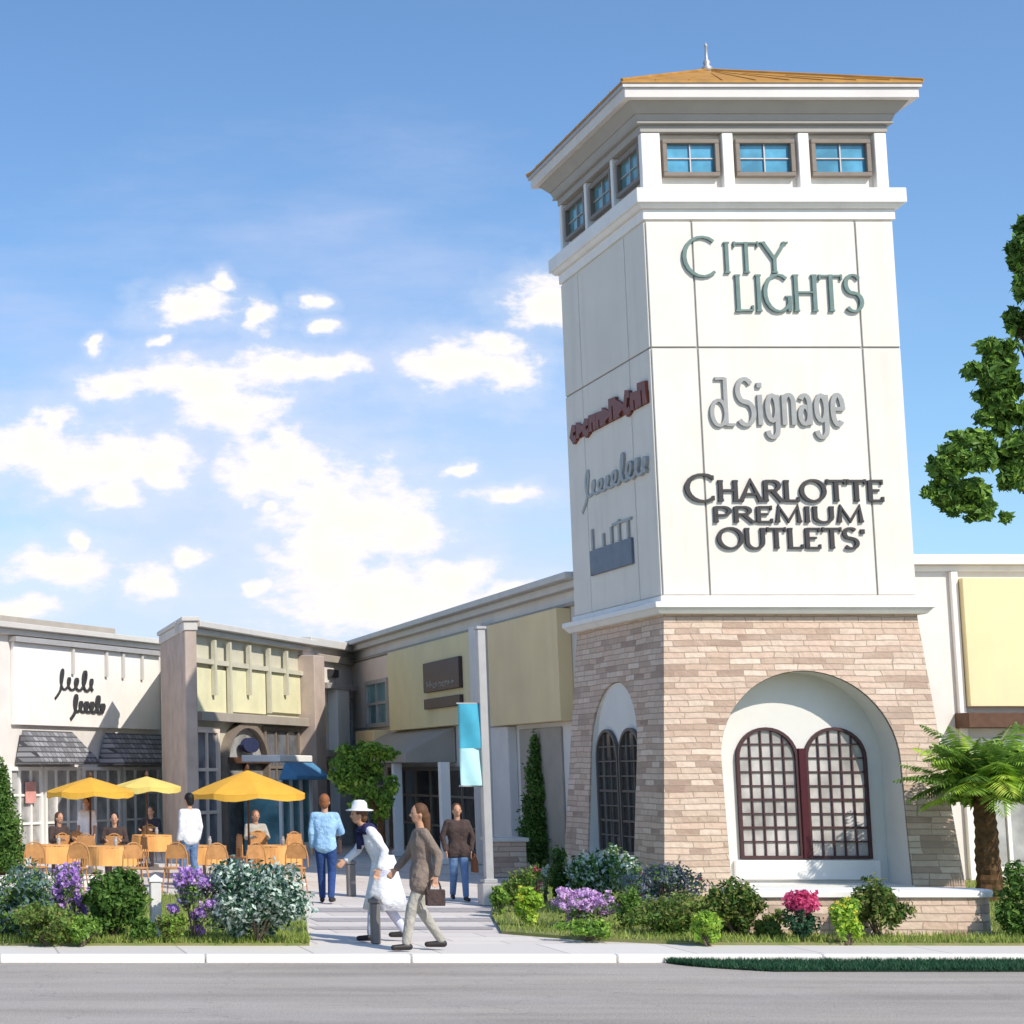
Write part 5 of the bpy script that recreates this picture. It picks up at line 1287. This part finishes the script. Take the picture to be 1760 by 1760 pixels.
# tall woman in white with hat, leaning into her stride
LEAN = dict(waist=(0, .06, 1.08), chest=(0, .14, 1.27), neck=(0, .22, 1.44), head=(0, .30, 1.58), sL=(-.15, .18, 1.38), sR=(.15, .18, 1.38), eL=(-.20, .02, 1.14), wL=(-.21, .10, .92), eR=(.20, .30, 1.13), wR=(.16, .46, 1.00),
            kL=(-.09, .16, .52), aL=(-.09, .20, .09), kR=(.09, .0, .50), aR=(.09, -.24, .12))
g = G(664, 1618); WH, JJ = person('tall woman in white hat and long white dress with navy scarf', g, 1.74, R(176), LEAN, 'fwhite', 'flav', 'brownhair', hat='fwhite', skirt=('fwhite', .40, .10), female=True, shortsleeve=False)
t = MB(); t.lathe([(.085, -.03), (.135, -.05), (.16, -.09), (.10, .02), (.07, .05)], (0, .20, 1.43), 24, wob=lambda a, z: .1*math.sin(a*5)); capsule_scarf = [((.06, .30, 1.38), (.04, .30, 1.15)), ((-.02, .30, 1.38), (-.04, .28, 1.20))]
for p_, q_ in capsule_scarf: t.tube(p_, q_, .045, .03, 10)
t.build('scarf', M['fnavy'], WH, smooth=True, origin=(0, 0, 0))
# big walking figure in taupe
g = G(730, 1634); person('long haired woman in taupe coat striding along the kerb', g, 1.74, R(180), {**WALK}, 'ftaupe', 'fstone', 'brownhair', hairlong=True, coat=.35, female=True, shortsleeve=False)
bag('tan leather bag in the hand of the striding woman in taupe', g, R(180), 1.74, (-.25, -.08, .86), (.22, .09, .19), 'fbrown', .12)
# person in brown jacket and jeans
g = G(790, 1548); person('person in dark brown jacket and blue jeans beside the banner pole', g, 1.60, R(-95), {**STEP, 'eL': (-.27, 0, 1.15), 'eR': (.27, 0, 1.15)}, 'fbrown', 'denim2', 'brownhair', coat=.15, shortsleeve=False)
bag('brown leather bag beside the jeans of the person by the pole', g, R(-95), 1.60, (-.28, .05, .84), (.22, .09, .2), 'leather', .10)
# man in white shirt by tables
g = G(328, 1528); person('man in white shirt standing between the orange tables', g, 1.74, R(120), {**STEP}, 'fwhite', 'denim2', 'black', shortsleeve=False)
g = G(150, 1500); person('dark haired woman in white top standing under the deep yellow parasol', g, 1.58, R(-110), {}, 'fwhite', 'fgreen', 'black', hairlong=True, female=True)
SIT = dict(pel=(0, 0, .52), waist=(0, .0, .66), chest=(0, .03, .86), neck=(0, .03, 1.04), head=(0, .06, 1.20), hL=(-.09, 0, .50), hR=(.09, 0, .50), kL=(-.12, .42, .50), kR=(.12, .42, .50), aL=(-.12, .40, .08), aR=(.12, .40, .08),
           sL=(-.19, .03, .98), sR=(.19, .03, .98), eL=(-.25, .12, .74), eR=(.25, .12, .74), wL=(-.16, .34, .76), wR=(.16, .34, .76))
def seated(u, v, face, label, top, hair, fem=False):
    g = G(u, v); person(label, g, 1.72, R(face), SIT, top, 'fdark', hair, female=fem, hairlong=fem, shortsleeve=False)
    return g
seats = []
for (u, v, fc, lb_, tp_, hr_, fm_) in [(100, 1506, -60, 'seated woman in dark brown jacket behind the leftmost orange table', 'fbrown', 'brownhair', True),
                    (198, 1508, -100, 'seated man in dark brown jacket behind the second orange table', 'fbrown', 'black', False),
                    (262, 1480, -120, 'seated man in charcoal jacket at the rearmost orange table', 'fdark', 'brownhair', False),
                    (440, 1498, -80, 'seated woman in stone coloured top behind the rightmost tables', 'fstone', 'redhair', True)]:
    g = seated(u, v, fc, lb_, tp_, hr_, fm_)
    o = ch0.copy(); C.objects.link(o)
    for c in ch0.children: d = c.copy(); C.objects.link(d); d.parent = o
    o.location = g; o.rotation_euler = (0, 0, R(fc)+math.pi/2+math.pi); o['label'] = 'tan chair under the '+lb_.split(' behind')[0].split(' at ')[0]

# ================================================================== SKY + SUN
AZ, EL = R(31), R(41)      # sun to the right of and behind the camera
sun_to = Vector((math.sin(AZ)*math.cos(EL), -math.cos(AZ)*math.cos(EL), math.sin(EL)))
sl = bpy.data.lights.new('sun', 'SUN'); sl.energy = 4.2; sl.angle = R(.5); sl.color = (1.0, .925, .81)
so = bpy.data.objects.new('sun', sl); C.objects.link(so); so.rotation_euler = (-sun_to).to_track_quat('-Z', 'Y').to_euler(); so.location = (20, -20, 40)
w = bpy.data.worlds.new('World'); scn.world = w; w.use_nodes = True; nt = w.node_tree
bg = nt.nodes['Background']
sky = N(nt, 'ShaderNodeTexSky', sky_type='NISHITA'); sky.sun_disc = False; sky.sun_elevation = EL; sky.sun_rotation = math.pi-AZ
sky.air_density = 1.0; sky.dust_density = .6; sky.ozone_density = 1.5
tc = N(nt, 'ShaderNodeTexCoord'); sp_ = N(nt, 'ShaderNodeSeparateXYZ'); nt.links.new(tc.outputs['Generated'], sp_.inputs[0])
ab = N(nt, 'ShaderNodeMath', operation='ABSOLUTE'); nt.links.new(sp_.outputs[1], ab.inputs[0])
mx = N(nt, 'ShaderNodeMath', operation='MAXIMUM'); nt.links.new(ab.outputs[0], mx.inputs[0]); mx.inputs[1].default_value = .05
cmb = N(nt, 'ShaderNodeCombineXYZ')
for i, k in ((0, 0), (1, 2)):
    dv = N(nt, 'ShaderNodeMath', operation='DIVIDE'); nt.links.new(sp_.outputs[k], dv.inputs[0]); nt.links.new(mx.outputs[0], dv.inputs[1]); nt.links.new(dv.outputs[0], cmb.inputs[i])
UV0 = cmb.outputs[0]
dn = N(nt, 'ShaderNodeTexNoise'); dn.inputs['Scale'].default_value = 34; dn.inputs['Detail'].default_value = 5; nt.links.new(UV0, dn.inputs['Vector'])
dm_ = N(nt, 'ShaderNodeVectorMath', operation='SUBTRACT'); nt.links.new(dn.outputs['Color'], dm_.inputs[0]); dm_.inputs[1].default_value = (.5, .5, .5)
da = N(nt, 'ShaderNodeVectorMath', operation='MULTIPLY_ADD'); nt.links.new(dm_.outputs[0], da.inputs[0]); da.inputs[1].default_value = (.045, .02, 0); nt.links.new(UV0, da.inputs[2])
UV = da.outputs[0]
def ab_of(u, v): d = ray(u, v); return d.x/d.y, d.z/d.y
def field(clouds):
    cur = None
    for (u, v, ru, rv) in clouds:
        a, b_ = ab_of(u, v); sx, sy = F_PX/ru, F_PX/rv
        m_ = N(nt, 'ShaderNodeVectorMath', operation='MULTIPLY_ADD'); nt.links.new(UV, m_.inputs[0]); m_.inputs[1].default_value = (sx, sy, 0); m_.inputs[2].default_value = (-a*sx, -b_*sy, 0)
        l_ = N(nt, 'ShaderNodeVectorMath', operation='LENGTH'); nt.links.new(m_.outputs[0], l_.inputs[0])
        if cur is None: cur = l_.outputs['Value']
        else:
            q = N(nt, 'ShaderNodeMath', operation='SMOOTH_MIN'); nt.links.new(cur, q.inputs[0]); nt.links.new(l_.outputs['Value'], q.inputs[1]); q.inputs[2].default_value = .35; cur = q.outputs[0]
    return cur
def math_(op, a, b_):
    n = N(nt, 'ShaderNodeMath', operation=op)
    for i, s in enumerate((a, b_)):
        if isinstance(s, (int, float)): n.inputs[i].default_value = s
        else: nt.links.new(s, n.inputs[i])
    return n.outputs[0]
def smooth(fac, lo, hi):
    n = N(nt, 'ShaderNodeMapRange', interpolation_type='SMOOTHSTEP'); nt.links.new(fac, n.inputs[0])
    n.inputs[1].default_value = lo; n.inputs[2].default_value = hi; n.inputs[3].default_value = 1; n.inputs[4].default_value = 0; return n.outputs[0]
puffs = [(330, 530, 75, 30), (380, 490, 25, 18), (445, 545, 28, 32), (525, 515, 26, 13), (552, 561, 32, 12), (165, 595, 20, 15), (275, 578, 22, 12),
 (205, 665, 55, 32), (340, 660, 120, 45), (390, 708, 90, 36), (490, 630, 95, 30), (575, 625, 48, 18),
 (790, 625, 98, 45), (870, 640, 52, 40), (860, 590, 42, 26), (945, 520, 70, 48),
 (50, 770, 95, 52), (180, 800, 125, 52), (100, 718, 35, 26), (285, 800, 62, 46), (200, 845, 60, 30),
 (480, 805, 90, 60), (490, 750, 42, 30), (600, 885, 135, 85), (560, 965, 100, 75), (700, 915, 62, 62), (640, 1030, 180, 60), (785, 1000, 75, 42),
 (110, 970, 90, 36), (135, 930, 24, 24), (270, 1000, 46, 32), (325, 960, 26, 20), (30, 1045, 65, 22), (435, 1010, 34, 16), (900, 1040, 110, 40),
 (460, 868, 26, 14), (800, 808, 22, 12), (870, 858, 60, 16)]
warp = N(nt, 'ShaderNodeTexNoise'); warp.inputs['Scale'].default_value = 70; warp.inputs['Detail'].default_value = 9; warp.inputs['Roughness'].default_value = .62
mpv = N(nt, 'ShaderNodeVectorMath', operation='MULTIPLY'); nt.links.new(UV0, mpv.inputs[0]); mpv.inputs[1].default_value = (.7, 1.3, 1); nt.links.new(mpv.outputs[0], warp.inputs['Vector'])
fld = math_('ADD', field(puffs), math_('MULTIPLY', math_('SUBTRACT', warp.outputs['Fac'], .5), 2.0))
cl = smooth(fld, .66, 1.25)
thin = math_('MULTIPLY', smooth(fld, 1.0, 2.4), .26)
wisp = N(nt, 'ShaderNodeTexNoise'); wisp.inputs['Scale'].default_value = 12; wisp.inputs['Detail'].default_value = 9; wisp.inputs['Roughness'].default_value = .6
mp2 = N(nt, 'ShaderNodeVectorMath', operation='MULTIPLY'); nt.links.new(UV0, mp2.inputs[0]); mp2.inputs[1].default_value = (.5, 1.8, 1); nt.links.new(mp2.outputs[0], wisp.inputs['Vector'])
veil_f = math_('ADD', field([(500, 1080, 1250, 900)]), math_('MULTIPLY', math_('SUBTRACT', wisp.outputs['Fac'], .5), 1.1))
veil = math_('MULTIPLY', smooth(veil_f, .10, 1.05), .70)
def cmix(f, a, b_):
    n = N(nt, 'ShaderNodeMix', data_type='RGBA'); 
    for i, s in ((0, f), (6, a), (7, b_)):
        if isinstance(s, (int, float, tuple)): n.inputs[i].default_value = s
        else: nt.links.new(s, n.inputs[i])
    return n.outputs[2]
sm = N(nt, 'ShaderNodeVectorMath', operation='MULTIPLY'); nt.links.new(sky.outputs[0], sm.inputs[0]); sm.inputs[1].default_value = (.72, .90, 1.06)
S_ = .15
col = cmix(veil, sm.outputs[0], (.63/S_, .68/S_, .90/S_, 1))
inner = smooth(fld, -.2, .9)
ccol = cmix(inner, (.90/S_, .88/S_, .90/S_, 1), (1.10/S_, 1.03/S_, .84/S_, 1))
col = cmix(thin, col, (.86/S_, .86/S_, .92/S_, 1)); col = cmix(cl, col, ccol)
nt.links.new(col, bg.inputs['Color']); bg.inputs['Strength'].default_value = S_
vs_ = scn.view_settings; vs_.view_transform = 'Standard'; vs_.look = 'None'; vs_.gamma = 1; vs_.use_curve_mapping = False; vs_.exposure = .15
